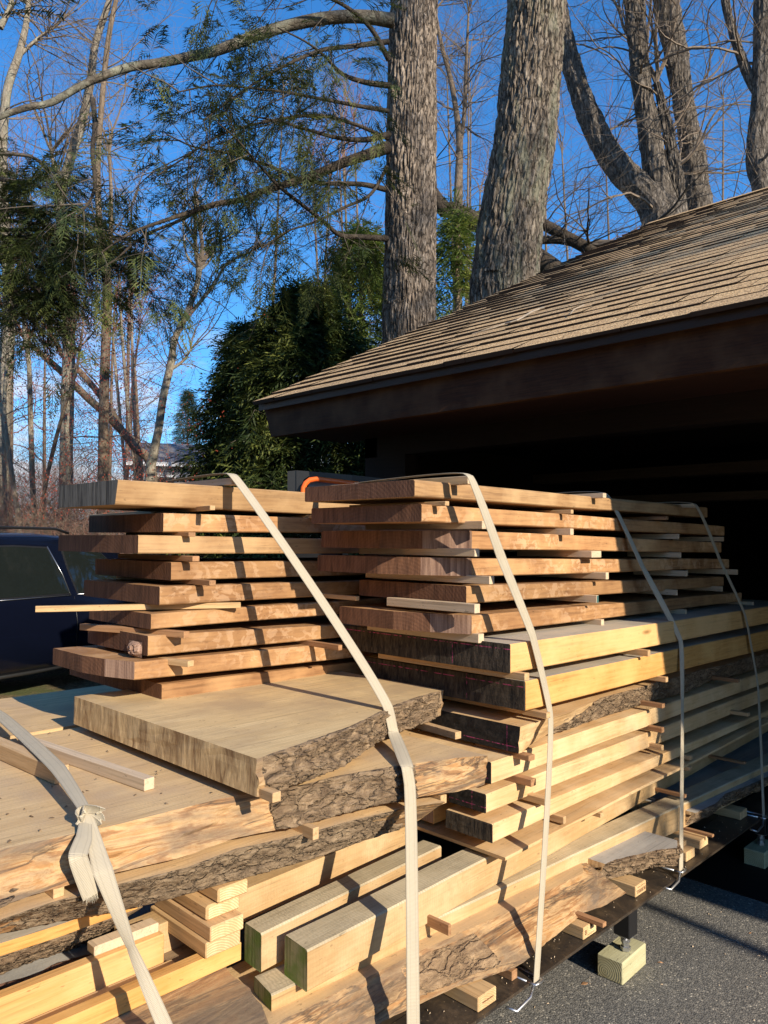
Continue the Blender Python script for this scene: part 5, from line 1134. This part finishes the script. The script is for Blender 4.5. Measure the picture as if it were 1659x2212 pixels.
# arborvitae (cedar) behind the garage corner
def cedar(px, top, wpx, d, label, seed, nf=5200, name='cedar_tree', m='cedar', group='cedars beside the garage'):
    rnd = random.Random(seed); c = at((px, 1100), d=d); base = Vector((c[0], c[1], 0)); ztop = at((px, top), d=d)[2]; R0 = wpx*d/F/2*1.05
    e = empty(name, base, label, 'tree', group); tb = MB(); frame_tube(tb, [Vector((0, 0, -.05))+base, base+Vector((.05, 0, ztop*.5)), base+Vector((0, 0, ztop*.97))], [.14, .09, .02], 10); 
    tb.build('trunk', M['browntrunk'], e, off=base)
    tw = MB(); V_ = []; Fc = []
    side = Vector((RM[0][0], RM[1][0], 0))
    for k in range(nf):
        t = rnd.random()**.8; z = ztop*(.03+.97*t); prof = R0*(1-t)**.70*(1+.34*nz(z*1.1, seed, rnd.random()*.2)); an = rnd.uniform(0, 2*PI)
        lump = 1+.7*nz(math.cos(an)*2.2+seed, math.sin(an)*2.2, z*1.1)+.55*nz(math.cos(an)*5+seed, math.sin(an)*5, z*2.4); r = prof*lump*(1.08-abs(rnd.gauss(0, .26))); 
        out = Vector((math.cos(an), math.sin(an), 0)); p = base+out*r+Vector((0, 0, z))
        d_ = (out*rnd.uniform(.4, 1.)+Vector((rnd.gauss(0, .35), rnd.gauss(0, .35), rnd.uniform(-.9, .35)))).normalized()
        if k % 14 == 0: frame_tube(tw, [base+Vector((0, 0, z-.1)), p-d_*.1, p+d_*.12], [.012, .006, .002], 3)
        # a drooping fan spray of scale leaves
        Ls = rnd.uniform(.25, .62); sd = d_.cross(Vector((rnd.gauss(0, .4), rnd.gauss(0, .4), 1))).normalized(); m_ = 6
        for i in range(m_):
            tt = i/m_; q = p+d_*Ls*tt+Vector((0, 0, -.3*Ls*tt*tt))
            for s2 in (-1, 1):
                ld = (sd*s2*rnd.uniform(.6, 1.2)+d_*.9+Vector((0, 0, -.25))).normalized(); ll = Ls*(.42*(1-tt)+.14)*rnd.uniform(.7, 1.2); lw = ld.cross(Vector((rnd.gauss(0, .5), rnd.gauss(0, .5), 1))).normalized()*(.011+.006*rnd.random())
                b0 = len(V_); V_ += [q, q+ld*ll*.5+lw, q+ld*ll, q+ld*ll*.5-lw]; Fc.append((b0, b0+1, b0+2, b0+3))
    b = MB(); b.add(V_, Fc); b.build('foliage', M[m], e, off=base); tw.build('branches', M['twig_dark'], e, off=base)
    return e
cedar(655, 620, 500, 13.5, 'broad dark cedar left of the garage corner', 1, 8000, m='cedar_shaded')
cedar(525, 700, 260, 14.5, 'lower feathery cedar at the left end of the evergreen mass', 2, 4200, m='cedar_shaded')
cedar(775, 490, 420, 15.5, 'tall olive green cedar just left of the central trunk', 3, 4000)
cedar(985, 450, 220, 14.0, 'bright olive green cedar between the two big trunks', 4, 1300)
cedar(402, 842, 90, 44., 'small blue green pine beyond the cedars beside the grey house', 5, 2500, 'pine_tree', 'pineneedle', None)

# bare trees at the left
GBt = 'bare trees along the driveway edge'
bare_tree('bare_tree', [([(222, 1060), (224, 900), (228, 760), (232, 640), (226, 560), (214, 470), (212, 350), (222, 200), (235, 80), (255, -20)], [24, 22, 21, 20, 19, 14, 12, 12, 11, 9]), ([(230, 600), (238, 520), (240, 420), (236, 330)], [12, 10, 8, 6])], 17., 'browntrunk', 'twig', 'straight bare trunk standing left of the curved pale tree', group=GBt, seed=31, br=22, blen=2.2, depth=2, step=.12)
bare_tree('bare_tree', [([(322, 1060), (332, 980), (342, 930), (352, 860), (366, 800), (372, 765), (378, 730), (398, 690), (418, 640), (428, 605), (430, 580)], [24, 20, 18, 17, 17, 16, 14, 13, 13, 13, 14]), ([(396, 695), (430, 655), (462, 615), (482, 580), (505, 560), (540, 545)], [9, 8, 7, 6, 5, 4]), ([(430, 582), (405, 555), (398, 520), (395, 480)], [7, 5, 4, 3]), ([(432, 584), (455, 560), (466, 530), (490, 490)], [7, 5, 4, 3]), ([(366, 800), (395, 780), (412, 755)], [8, 6, 4])], 15., 'paletrunk', 'twig', 'curving pale bare tree with a knobby broken top against the sky', group=GBt, seed=32, br=18, blen=1.5, depth=2, step=.08, kids=3)
bare_tree('bare_tree', [([(150, 640), (140, 520), (128, 440), (150, 350), (178, 260), (195, 180), (205, 100), (230, 20), (255, -60)], [26, 24, 22, 20, 19, 17, 15, 13, 10]), ([(150, 400), (118, 360), (112, 330)], [10, 9, 7])], 19., 'paletrunk', 'twig', 'pale trunk slanting up behind the hemlock boughs toward the top', group=GBt, seed=33, br=26, blen=2.6, depth=3, step=.12, kids=3)
bare_tree('bare_tree', [([(5, 900), (15, 760), (20, 640), (10, 480), (5, 330), (15, 200), (40, 120), (55, 60), (62, 0), (66, -60)], [34, 30, 26, 22, 20, 18, 16, 13, 11, 8]), ([(42, 120), (80, 85), (110, 62)], [9, 7, 4]), ([(0, 60), (20, 20), (30, -20)], [14, 10, 8])], 18., 'paletrunk', 'twig', 'pale mottled trunk in the top left corner', group=GBt, seed=34, br=24, blen=2.4, depth=3, step=.12, kids=3)
bare_tree('bare_tree', [([(76, 1160), (70, 1040), (66, 900), (62, 780), (52, 700), (60, 560)], [13, 12, 11, 10, 9, 7])], 16., 'paletrunk', 'twig', 'slim upright trunk rising over the dark van roof', group=GBt, seed=35, br=14, blen=1.6, step=.12)
bare_tree('bare_tree', [([(42, 1160), (28, 1040), (14, 940), (10, 860), (20, 700)], [12, 11, 9, 8, 6])], 15., 'paletrunk', 'twig', 'thin slanting trunk over the van, at the left picture edge', group=GBt, seed=36, br=12, blen=1.4, step=.12)
bare_tree('bare_tree', [([(84, 1160), (96, 1060), (118, 960), (140, 880), (165, 800), (180, 700)], [10, 9, 9, 7, 6, 4])], 15.5, 'browntrunk', 'twig', 'thin leaning trunk crossing the slim upright one', group=GBt, seed=37, br=12, blen=1.5, step=.12)
bare_tree('bare_tree', [([(150, 1150), (148, 1040), (146, 950), (140, 880), (150, 780)], [12, 11, 10, 8, 6])], 18., 'paletrunk', 'twig', 'pale trunk just left of the stacked planks', group=GBt, seed=38, br=12, blen=1.5, step=.12)
bare_tree('leaning_tree', [([(330, 1030), (290, 965), (240, 905), (190, 860), (140, 810), (90, 765), (60, 740)], [20, 19, 18, 17, 15, 13, 9])], 20., 'browntrunk', 'twig_red', 'dark leaning trunk slanting down to the right, the lower of two', seed=39, br=18, blen=1.6, step=.12, top=True)
bare_tree('leaning_tree', [([(300, 1000), (262, 930), (238, 885), (205, 840), (170, 800), (135, 765), (110, 720)], [18, 17, 16, 14, 13, 12, 8])], 22., 'browntrunk', 'twig_red', 'dark leaning trunk slanting down to the right, the upper of two', seed=40, br=18, blen=1.8, step=.12)
for i, (px, lb) in enumerate([([(292, 1040), (284, 960), (276, 880), (268, 780), (262, 700), (258, 600)], 'slender white birch stem left of the curved tree'), ([(296, 1040), (290, 900), (286, 780), (284, 640)], 'thin straight birch stem nearest the curved tree'), ([(270, 1040), (262, 930), (250, 800), (244, 720)], 'faint white birch stem just right of the straight brown trunk')]):
    bare_tree('birch_tree', [(px, [7]*(len(px)-1)+[4])], 22.+i, 'paletrunk', 'twig_red', lb, group='white birch stems', seed=50+i, br=12, blen=1.6, step=.2, n=6)
rnd = random.Random(77); sap = None
saplings = []
for i in range(26):
    x = rnd.choice([rnd.uniform(-30, 430), rnd.uniform(560, 830), rnd.uniform(940, 1050), rnd.uniform(1180, 1640), rnd.uniform(-30, 430)]); tp_ = rnd.uniform(380, 760) if x < 460 else rnd.uniform(100, 420); dd = rnd.uniform(24, 38)
    if x > 1150: tp_ = rnd.uniform(150, 420)
    sw = rnd.uniform(-40, 40)
    saplings.append(bare_tree('sapling', [([(x, 1090), (x+sw*.3, (1090+tp_)/2+80), (x+sw*.5, (1090+tp_)/2-60), (x+sw, tp_)], [9, 8, 6, 3])], dd, 'browntrunk', rnd.choice(['twig', 'twig_red', 'twig']), 'thin leafless sapling in the tangled woodland background', group='distant leafless saplings', seed=100+i, br=22, blen=3.2, depth=3, kids=3, step=.5, n=5))
saplings.sort(key=lambda o: (RM.T @ (np.array(o.location)-CAMP))[0]/-(RM.T @ (np.array(o.location)-CAMP))[2])
ORD = 'leftmost second third fourth fifth sixth seventh eighth ninth tenth eleventh twelfth thirteenth fourteenth fifteenth sixteenth seventeenth eighteenth nineteenth twentieth twenty-first twenty-second twenty-third twenty-fourth twenty-fifth rightmost'.split()
for i, o in enumerate(saplings): o['label'] = 'thin leafless sapling in the far woodland, '+ORD[i]+(' of them all' if i in (0, 25) else ' of them from the left')
# thicket
def thicket(name, x0, x1, ytop, d0, d1, n, seed, m, label=None):
    rnd = random.Random(seed); b = MB()
    for k in range(n):
        px = rnd.uniform(x0, x1); dd = rnd.uniform(d0, d1); g = at((px, 1300), d=dd); p = Vector((g[0], g[1], 0)); h = rnd.uniform(.5, 1.)*(at((px, ytop), d=dd)[2])
        branchlet(b, p, Vector((rnd.gauss(0, .4), rnd.gauss(0, .4), 1)), h, .008+.005*rnd.random(), 2, rnd, .10, 3, 0, .5, None, 5)
    return tag(b.build(name, m), kind='stuff')
thicket('undergrowth', -60, 350, 970, 13.5, 21, 400, 5, M['twig_red']); thicket('undergrowth', -60, 340, 1010, 13.5, 17.5, 330, 6, M['twig']); thicket('undergrowth', -60, 380, 800, 18, 26, 230, 8, M['twig']); thicket('undergrowth', -80, 420, 880, 22, 34, 300, 9, M['twig_red'])
b = MB(); rnd = random.Random(9)
for k in range(2600):
    p = Vector(at((rnd.gauss(220, 120), rnd.uniform(600, 1120)), d=rnd.uniform(12, 20)))
    if p.z < .1: continue
    for q in range(rnd.randint(1, 4)):
        c = p+Vector((rnd.gauss(0, .06), rnd.gauss(0, .06), rnd.gauss(0, .05))); r = .012; b.add([c+Vector((r, 0, 0)), c+Vector((0, r, 0)), c+Vector((-r, 0, 0)), c+Vector((0, -r, 0)), c+Vector((0, 0, r)), c+Vector((0, 0, -r))], [(0, 1, 4), (1, 2, 4), (2, 3, 4), (3, 0, 4), (1, 0, 5), (2, 1, 5), (3, 2, 5), (0, 3, 5)])
tag(b.build('vine_berries', M['berry']), kind='stuff')

# ------------------------------------------------------------------ house, van, machine
hp = at((440, 1040), d=34.); hb = Vector((hp[0], hp[1], 0))
ho = empty('house', hb, 'grey shingled house with pale siding far behind the bare trees', 'house')
ry = math.atan2(RM[1][0], RM[0][0])
ho.rotation_euler = (0, 0, ry+.25)
b = MB(); b.box(-2.8, 3.2, 0, 7, 0, 5.05); b.build('wall', M['siding'], ho)
b = MB()
b.add([(-3.2, -.4, 5.0), (3.6, -.4, 5.0), (3.6, 3.5, 6.3), (-3.2, 3.5, 6.3), (-3.2, 7.4, 5.0), (3.6, 7.4, 5.0)], [(0, 1, 2, 3), (3, 2, 5, 4), (0, 3, 4), (1, 5, 2), (0, 4, 5, 1)]); b.build('roof', M['houseroof'], ho)
b = MB(); b.box(-3.2, 3.6, -.46, -.40, 4.86, 5.02); b.build('gutter', M['whitetrim'], ho)
for x in (-1.6, .2, 2.0):
    b = MB(); b.box(x-.45, x+.45, -.03, -.001, 3.3, 4.5); f_ = b.build('window', M['whitetrim'], ho); b = MB(); b.box(x-.38, x+.38, -.045, -.031, 3.37, 4.43); b.build('pane', M['glass'], f_)

# dark blue van
vp = at((11, 1462), z=.32); vd = math.radians(90+27)   # heading
van = empty('minivan', Vector((0, 0, 0)), 'dark navy minivan parked at the left edge beyond the lumber', 'van')
# local frame: +X forward, +Y to the far side (viewer sees the -Y side)
body = [  # x, half width, belt height etc. as stations: x, zsill, zbelt, zroof, yb (half width at body), yr (half width at roof)
 (-2.45, .62, 1.02, 1.05, .72, .60), (-2.40, .38, 1.06, 1.62, .90, .62), (-2.1, .34, 1.08, 1.76, .97, .66), (-1.2, .30, 1.10, 1.82, 1.0, .70), (0., .28, 1.10, 1.83, 1.0, .71), (.75, .28, 1.08, 1.79, 1.0, .68), (1.3, .28, 1.05, 1.62, .99, .62), (1.72, .29, 1.03, 1.26, .98, .66), (2.15, .32, .98, 1.02, .95, .72), (2.55, .40, .82, .84, .84, .6), (2.66, .5, .7, .71, .62, .4)]
def station(s):
    x, zs, zb_, zr_, yb2, yr = s
    half = [(yb2*.86, zs), (yb2*.985, zs+.12), (yb2, (zs+zb_)/2), (yb2*.985, zb_-.06), (yb2*.955, zb_), (yb2*.955+(yr-yb2*.955)*.82, zb_+(zr_-zb_)*.80), (yr+.02, zb_+(zr_-zb_)*.92), (yr*.7, zr_), (0, zr_+.015)]
    return [(x, -y, z) for y, z in half]+[(x, y, z) for y, z in half[::-1][1:]]
S = []
for i in range(len(body)-1):
    for q in range(4):
        t = q/4; S.append(station([a*(1-t)+c*t for a, c in zip(body[i], body[i+1])]))
S.append(station(body[-1])); m_ = len(S[0]); b = MB()
fs = [(i*m_+j, i*m_+j+1, (i+1)*m_+j+1, (i+1)*m_+j) for i in range(len(S)-1) for j in range(m_-1)]+[(i*m_+m_-1, i*m_, (i+1)*m_, (i+1)*m_+m_-1) for i in range(len(S)-1)]
fs += [tuple(range(m_))[::-1], tuple(range((len(S)-1)*m_, len(S)*m_))]
b.add([p for s2 in S for p in s2], fs); bo = b.build('body', M['navy'], van, smooth=True)
def yside(x, z):
    xs_ = [s2[0] for s2 in body]; v = [float(np.interp(x, xs_, [s2[k] for s2 in body])) for k in range(1, 6)]
    pr = station((x, *v))[:9]; zz = [p[2] for p in pr]; return float(np.interp(z, zz, [p[1] for p in pr]))
def sidepanel(pts, name, m, par, off=.006, th=.012, n=10):
    """glass or trim following the van's side"""
    b = MB(); n_ = len(pts); 
    cx, cz = sum(p[0] for p in pts)/n_, sum(p[1] for p in pts)/n_; vs = [(cx, yside(cx, cz)-off, cz)]
    rings = 5
    for r in range(1, rings+1):
        for p in pts:
            x, z = cx+(p[0]-cx)*r/rings, cz+(p[1]-cz)*r/rings; vs.append((x, yside(x, z)-off, z))
    fs = [(0, 1+(i+1) % n_, 1+i) for i in range(n_)]
    for r in range(rings-1):
        for i in range(n_): a = 1+r*n_; fs.append((a+i, a+(i+1) % n_, a+n_+(i+1) % n_, a+n_+i))
    k = len(vs); vs += [(p[0], p[1]+th, p[2]) for p in vs[-n_:]]; a = 1+(rings-1)*n_
    fs += [(a+i, a+(i+1) % n_, k+(i+1) % n_, k+i) for i in range(n_)]
    b.add(vs, fs); return b.build(name, m, par, smooth=False)
w1 = [(-.98, 1.14), (-.2, 1.14), (.12, 1.14), (.07, 1.35), (-.06, 1.66), (-.5, 1.68), (-.98, 1.67)]
w2 = [(.26, 1.13), (.8, 1.12), (1.32, 1.11), (1.2, 1.26), (.80, 1.60), (.45, 1.63), (.17, 1.65), (.2, 1.4)]
w0 = [(-2.0, 1.16), (-1.12, 1.14), (-1.12, 1.66), (-1.9, 1.62)]
for w_ in (w0, w1, w2):
    sidepanel([( (p[0]-sum(q[0] for q in w_)/len(w_))*1.05+sum(q[0] for q in w_)/len(w_), (p[1]-1.38)*1.06+1.38) for p in w_], 'window_trim', M['black'], van, .003); sidepanel(w_, 'window', M['glass'], van, .008)
def line_tube(pts, r, name, m):
    b = MB(); b.tube([(x, yside(x, z)-.008, z) for x, z in pts], r, 6); return b.build(name, M[m], van, smooth=True)
line_tube([(-1.05, 1.115), (-.4, 1.115), (.14, 1.115)], .007, 'belt_trim', 'chrome'); line_tube([(.13, 1.12), (.08, 1.36), (-.05, 1.68)], .007, 'window_bar', 'chrome'); line_tube([(.24, 1.12), (.8, 1.11), (1.3, 1.10)], .007, 'belt_trim', 'chrome')
line_tube([(.19, .40), (.20, .8), (.18, 1.1)], .005, 'door_seam', 'black'); line_tube([(-1.02, .60), (-1.0, 1.1)], .005, 'door_seam', 'black')
line_tube([(-1.5, .30), (-.4, .285), (.9, .285)], .022, 'sill', 'darksteel')
for x in (.03, .33):
    b = MB(); yy = yside(x, .98)-.03; b.tube([(x-.10, yy+.02, .97), (x-.08, yy, .975), (x, yy-.004, .98), (x+.08, yy, .98), (x+.10, yy+.02, .98)], [.008, .013, .014, .013, .008], 8); b.build('door_handle', M['black'], van, smooth=True)
for x in (-1.62, 1.72):
    for sgn in (-1, 1):
        b = MB(); q = [(sgn*.80, .20), (sgn*.80, .30), (sgn*.83, .335), (sgn*.95, .34), (sgn*1.0, .32), (sgn*1.01, .24)]; nn_ = 36; vs = [(x+r*math.cos(2*PI*k/nn_), y, .34+r*math.sin(2*PI*k/nn_)) for y, r in q for k in range(nn_)]
        b.add(vs, [(i*nn_+k, i*nn_+(k+1) % nn_, (i+1)*nn_+(k+1) % nn_, (i+1)*nn_+k) for i in range(len(q)-1) for k in range(nn_)]); wh = b.build('wheel', M['rubber'], van, smooth=True)
        b = MB()
        for k in range(10):
            a = 2*PI*k/10; y = sgn*.985; b.add([(x+.03*math.cos(a-.6), y, .34+.03*math.sin(a-.6)), (x+.03*math.cos(a+.6), y, .34+.03*math.sin(a+.6)), (x+.235*math.cos(a+.12), y, .34+.235*math.sin(a+.12)), (x+.235*math.cos(a-.12), y, .34+.235*math.sin(a-.12))]+[(x+.235*math.cos(a-.12), y-sgn*.05, .34+.235*math.sin(a-.12)), (x+.235*math.cos(a+.12), y-sgn*.05, .34+.235*math.sin(a+.12))], [(0, 1, 2, 3), (3, 2, 5, 4)])
        b.build('rim', M['rim'], wh)
        b = MB(); nn_ = 24; vs = [(x+r*math.cos(PI*1.12*k/nn_-.19), sgn*y, .34+r*math.sin(PI*1.12*k/nn_-.19)) for y, r in ((.90, .38), (1.013, .385), (1.012, .42), (.95, .425)) for k in range(nn_+1)]
        b.add(vs, [(i*(nn_+1)+k, i*(nn_+1)+k+1, (i+1)*(nn_+1)+k+1, (i+1)*(nn_+1)+k) for i in range(3) for k in range(nn_)]); b.build('wheel_arch', M['black'], van)
b = MB(); b.tube([(-1.7, -.62, 1.86), (-1.6, -.62, 1.90), (.2, -.62, 1.89), (.4, -.62, 1.84)], .016, 8); b.build('roof_rail', M['black'], van, smooth=True)
b = MB(); b.bbox(1.02, 1.22, -1.17, -.99, 1.08, 1.24, .03); b.build('mirror', M['navy'], van)
hd = Vector((-math.sin(math.radians(21)), math.cos(math.radians(21)), 0)); lf = Vector((0, 0, 1)).cross(hd)
# seen side is local -Y: it must face the viewer (+X side in the world)
van.rotation_euler = (0, 0, math.atan2(hd.y, hd.x))
loc_ref = Vector((-.78, -1.0, .30)); wref = Vector(at((11, 1462), z=.30)); van.location = wref-(hd*loc_ref.x+lf*loc_ref.y); van.location.z = -.015
# black and orange machine between the stacks and the garage
mc0 = Vector(at((623, 1060), d=5.2)); ma = empty('utility_machine', Vector((mc0.x, mc0.y, 0)), 'black machine frame with an orange curved rail showing between the two stacks', 'machine')
def ML(p, dy=0., dd=5.2): q = Vector(at(p, d=dd)); return q-Vector((mc0.x, mc0.y, 0))
vr = Vector((RM[0][0], RM[1][0], 0)).normalized(); vf = Vector((-vr.y, vr.x, 0))
def slabbox(pts_px, d0, d1, m, name):
    b = MB(); A = [ML(p, dd=d0) for p in pts_px]; B_ = [a+vf*(d1-d0) for a in A]; n_ = len(A)
    b.add(A+B_, [tuple(range(n_)), tuple(range(n_, 2*n_))[::-1]]+[(i, i+n_, (i+1) % n_+n_, (i+1) % n_) for i in range(n_)]); return b.build(name, M[m], ma)
slabbox([(621, 1018), (640, 1016), (640, 1120), (621, 1120)], 5.2, 5.26, 'black', 'side_plate')
slabbox([(640, 1016), (668, 1018), (668, 1028), (656, 1036), (648, 1054), (647, 1120), (640, 1120)], 5.19, 5.32, 'black', 'corner_post')
slabbox([(668, 1018), (760, 1026), (860, 1037), (860, 1050), (760, 1040), (668, 1034)], 5.2, 5.3, 'black', 'top_bar')
b = MB(); b.tube([ML(p, dd=5.15) for p in [(655, 1120), (654, 1066), (655, 1054), (660, 1044), (669, 1037), (684, 1035), (760, 1044), (850, 1056)]], .018, 12); b.build('rail', M['orange_paint'], ma, smooth=True)
slabbox([(666, 1046), (680, 1040), (850, 1058), (850, 1120), (664, 1120)], 5.25, 5.29, 'greypanel', 'panel')
b = MB(); b.bbox(-.02, .36, .12, 1.0, .45, 1.75, .03); bx_ = b.build('housing', M['black'], ma); bx_.rotation_euler = (0, 0, math.atan2(vr.y, vr.x))
# boards on a rack inside the garage, seen faintly
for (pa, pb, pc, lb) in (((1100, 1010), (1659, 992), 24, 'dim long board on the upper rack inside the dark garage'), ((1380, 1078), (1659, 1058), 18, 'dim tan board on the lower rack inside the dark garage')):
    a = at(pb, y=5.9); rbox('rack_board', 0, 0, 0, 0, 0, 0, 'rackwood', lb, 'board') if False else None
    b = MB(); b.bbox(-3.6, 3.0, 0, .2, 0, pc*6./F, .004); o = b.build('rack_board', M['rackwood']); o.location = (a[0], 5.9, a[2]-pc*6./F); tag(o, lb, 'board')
# fallen branches on the roof
def roofbranch(pts, r, label):
    P = []
    for p in pts:
        rr_ = RM @ _d(*p); nrm = np.array([0, -SL, 1.]); p0 = np.array([0, YE, ZE+.03]); t = nrm.dot(p0-CAMP)/nrm.dot(rr_); P.append(Vector(CAMP+t*rr_))
    b = MB(); Q, RR = smooth_line(P, [r*(1-.6*i/(len(P)-1)) for i in range(len(P))], .03); frame_tube(b, Q, RR, 6, 0, .2, 3)
    b2 = b; i = len(Q)//2; frame_tube(b, [Q[i], Q[i]+Vector((-.12, .05, .02)), Q[i]+Vector((-.2, .12, .01))], [r*.5, r*.4, r*.2], 4)
    return tag(b.build('fallen_branch', M['deadbranch'], off=P[0]), label, 'branch')
rc = lambda u, v: ((1900+.6775*u)*s_, (800+.6775*v)*s_)
roofbranch([rc(360, 605), rc(290, 630), rc(200, 680), rc(130, 700), rc(60, 725), rc(-60, 760)], .007, 'longer pale dead branch lying on the tan shingles')
roofbranch([rc(590, 592), rc(530, 620), rc(510, 645), rc(470, 655)], .0035, 'short pale dead twig lying on the tan shingles')

# trees standing out of the picture to the right, which throw the shadows on the roof, the trunks and the driveway
def side_tree(x, y, h, r, label, seed, nb, blen, z0, lean=(0, 0)):
    rnd = random.Random(seed); base = Vector((x, y, -.05)); e = empty('bare_tree', base, label, 'tree'); P = [base]+[base+Vector((lean[0]*t+.12*nz(t*5, seed), lean[1]*t+.12*nz(t*5, seed, 3), h*t)) for t in (.15, .3, .45, .6, .8, 1)]
    Q, RR = smooth_line(P, [r*1.2, r, r*.93, r*.85, r*.7, r*.5, r*.2], .2); b = MB(); frame_tube(b, Q, RR, 12, 0, .15, seed); b.build('trunk', M['browntrunk'], e, smooth=True, off=base)
    b = MB()
    for k in range(nb):
        i = rnd.randint(int(len(Q)*z0/h), len(Q)-1); branchlet(b, Q[i], Vector((rnd.gauss(0, 1), rnd.gauss(0, 1), rnd.uniform(.1, .9))), blen*rnd.uniform(.5, 1.1), .05*rnd.uniform(.4, 1), 3, rnd, 0, 4, 0, .4, None, 5)
    b.build('branches', M['twig'], e, off=base)
side_tree(7.2, 2.62, 4.6, .11, 'slim young tree outside the picture whose trunk shadow crosses the driveway', 3, 3, .5, 4.3)
side_tree(11.5, 5.9, 19, .10, 'tall bare tree outside the picture beyond the far end of the garage', 4, 44, 3.2, 8.0, lean=(1.6, -.9))

# unseen evergreen row added behind the viewer to cut skylight on near faces
e0 = cedar(1700, 760, 380, 9., 'unseen evergreen added behind the viewer to block skylight', 61, 5200, group='added evergreens behind the viewer')
for i, (x, y, k) in enumerate([(-9.5, -5.5, 1.5), (-6.6, -6.8, 1.7), (-3.6, -7.4, 1.6), (-.8, -7.8, 1.75), (2.2, -8.2, 1.6), (5.2, -8.6, 1.7), (-12, -3.6, 1.5)]):
    o = e0 if i == 0 else e0.copy()
    if i:
        COL.objects.link(o)
        for ch in list(e0.children):
            c = ch.copy(); COL.objects.link(c); c.parent = o
    o['label'] = 'unseen evergreen added behind the viewer to block skylight, '+('second from the right end', 'third from the left', 'fourth along', 'fifth along', 'near the middle of the row', 'towards the right end', 'at the right end', 'at the left end')[i+1 if i < 6 else 7]
    o.location = (x, y, 0); o.scale = (k, k, k*1.1); o.rotation_euler = (0, 0, i*1.3)

# wood chips, bark crumbs and dead leaves on the driveway and the deck
def crumbs(name, n, xr, yr, z, m, size, seed):
    rnd = random.Random(seed); b = MB()
    for k in range(n):
        x, y = rnd.uniform(*xr), rnd.uniform(*yr); a = rnd.uniform(0, PI); l = rnd.uniform(*size); w = l*rnd.uniform(.2, .6); c, s2 = math.cos(a), math.sin(a); h = rnd.uniform(.001, .004)
        P = [(x+c*l-s2*w*.2, y+s2*l+c*w*.2, z+.001), (x-s2*w, y+c*w, z+h), (x-c*l, y-s2*l, z+.001), (x+s2*w, y-c*w, z+h*.7)]; t = (x+rnd.gauss(0, .2)*l, y, z+h+rnd.uniform(.001, .004))
        b.add(P+[t], [(0, 1, 4), (1, 2, 4), (2, 3, 4), (3, 0, 4), (3, 2, 1, 0)])
    return tag(b.build(name, m), kind='stuff')
crumbs('wood_chips', 260, (-1.75, .6), (1.6, 5.), 0, M['stick_pale'], (.002, .009), 1)
crumbs('dead_leaves', 60, (-1.7, 1.2), (1.6, 5.), 0, M['stick_dark'], (.008, .02), 2)
crumbs('sawdust', 130, (-1.62, -1.45), (1.2, 4.2), DZ, M['stick_pale'], (.001, .004), 3)
crumbs('bark_crumbs', 120, (-2.9, -1.9), (.5, 2.2), zB+.001, M['bark'], (.003, .010), 4)
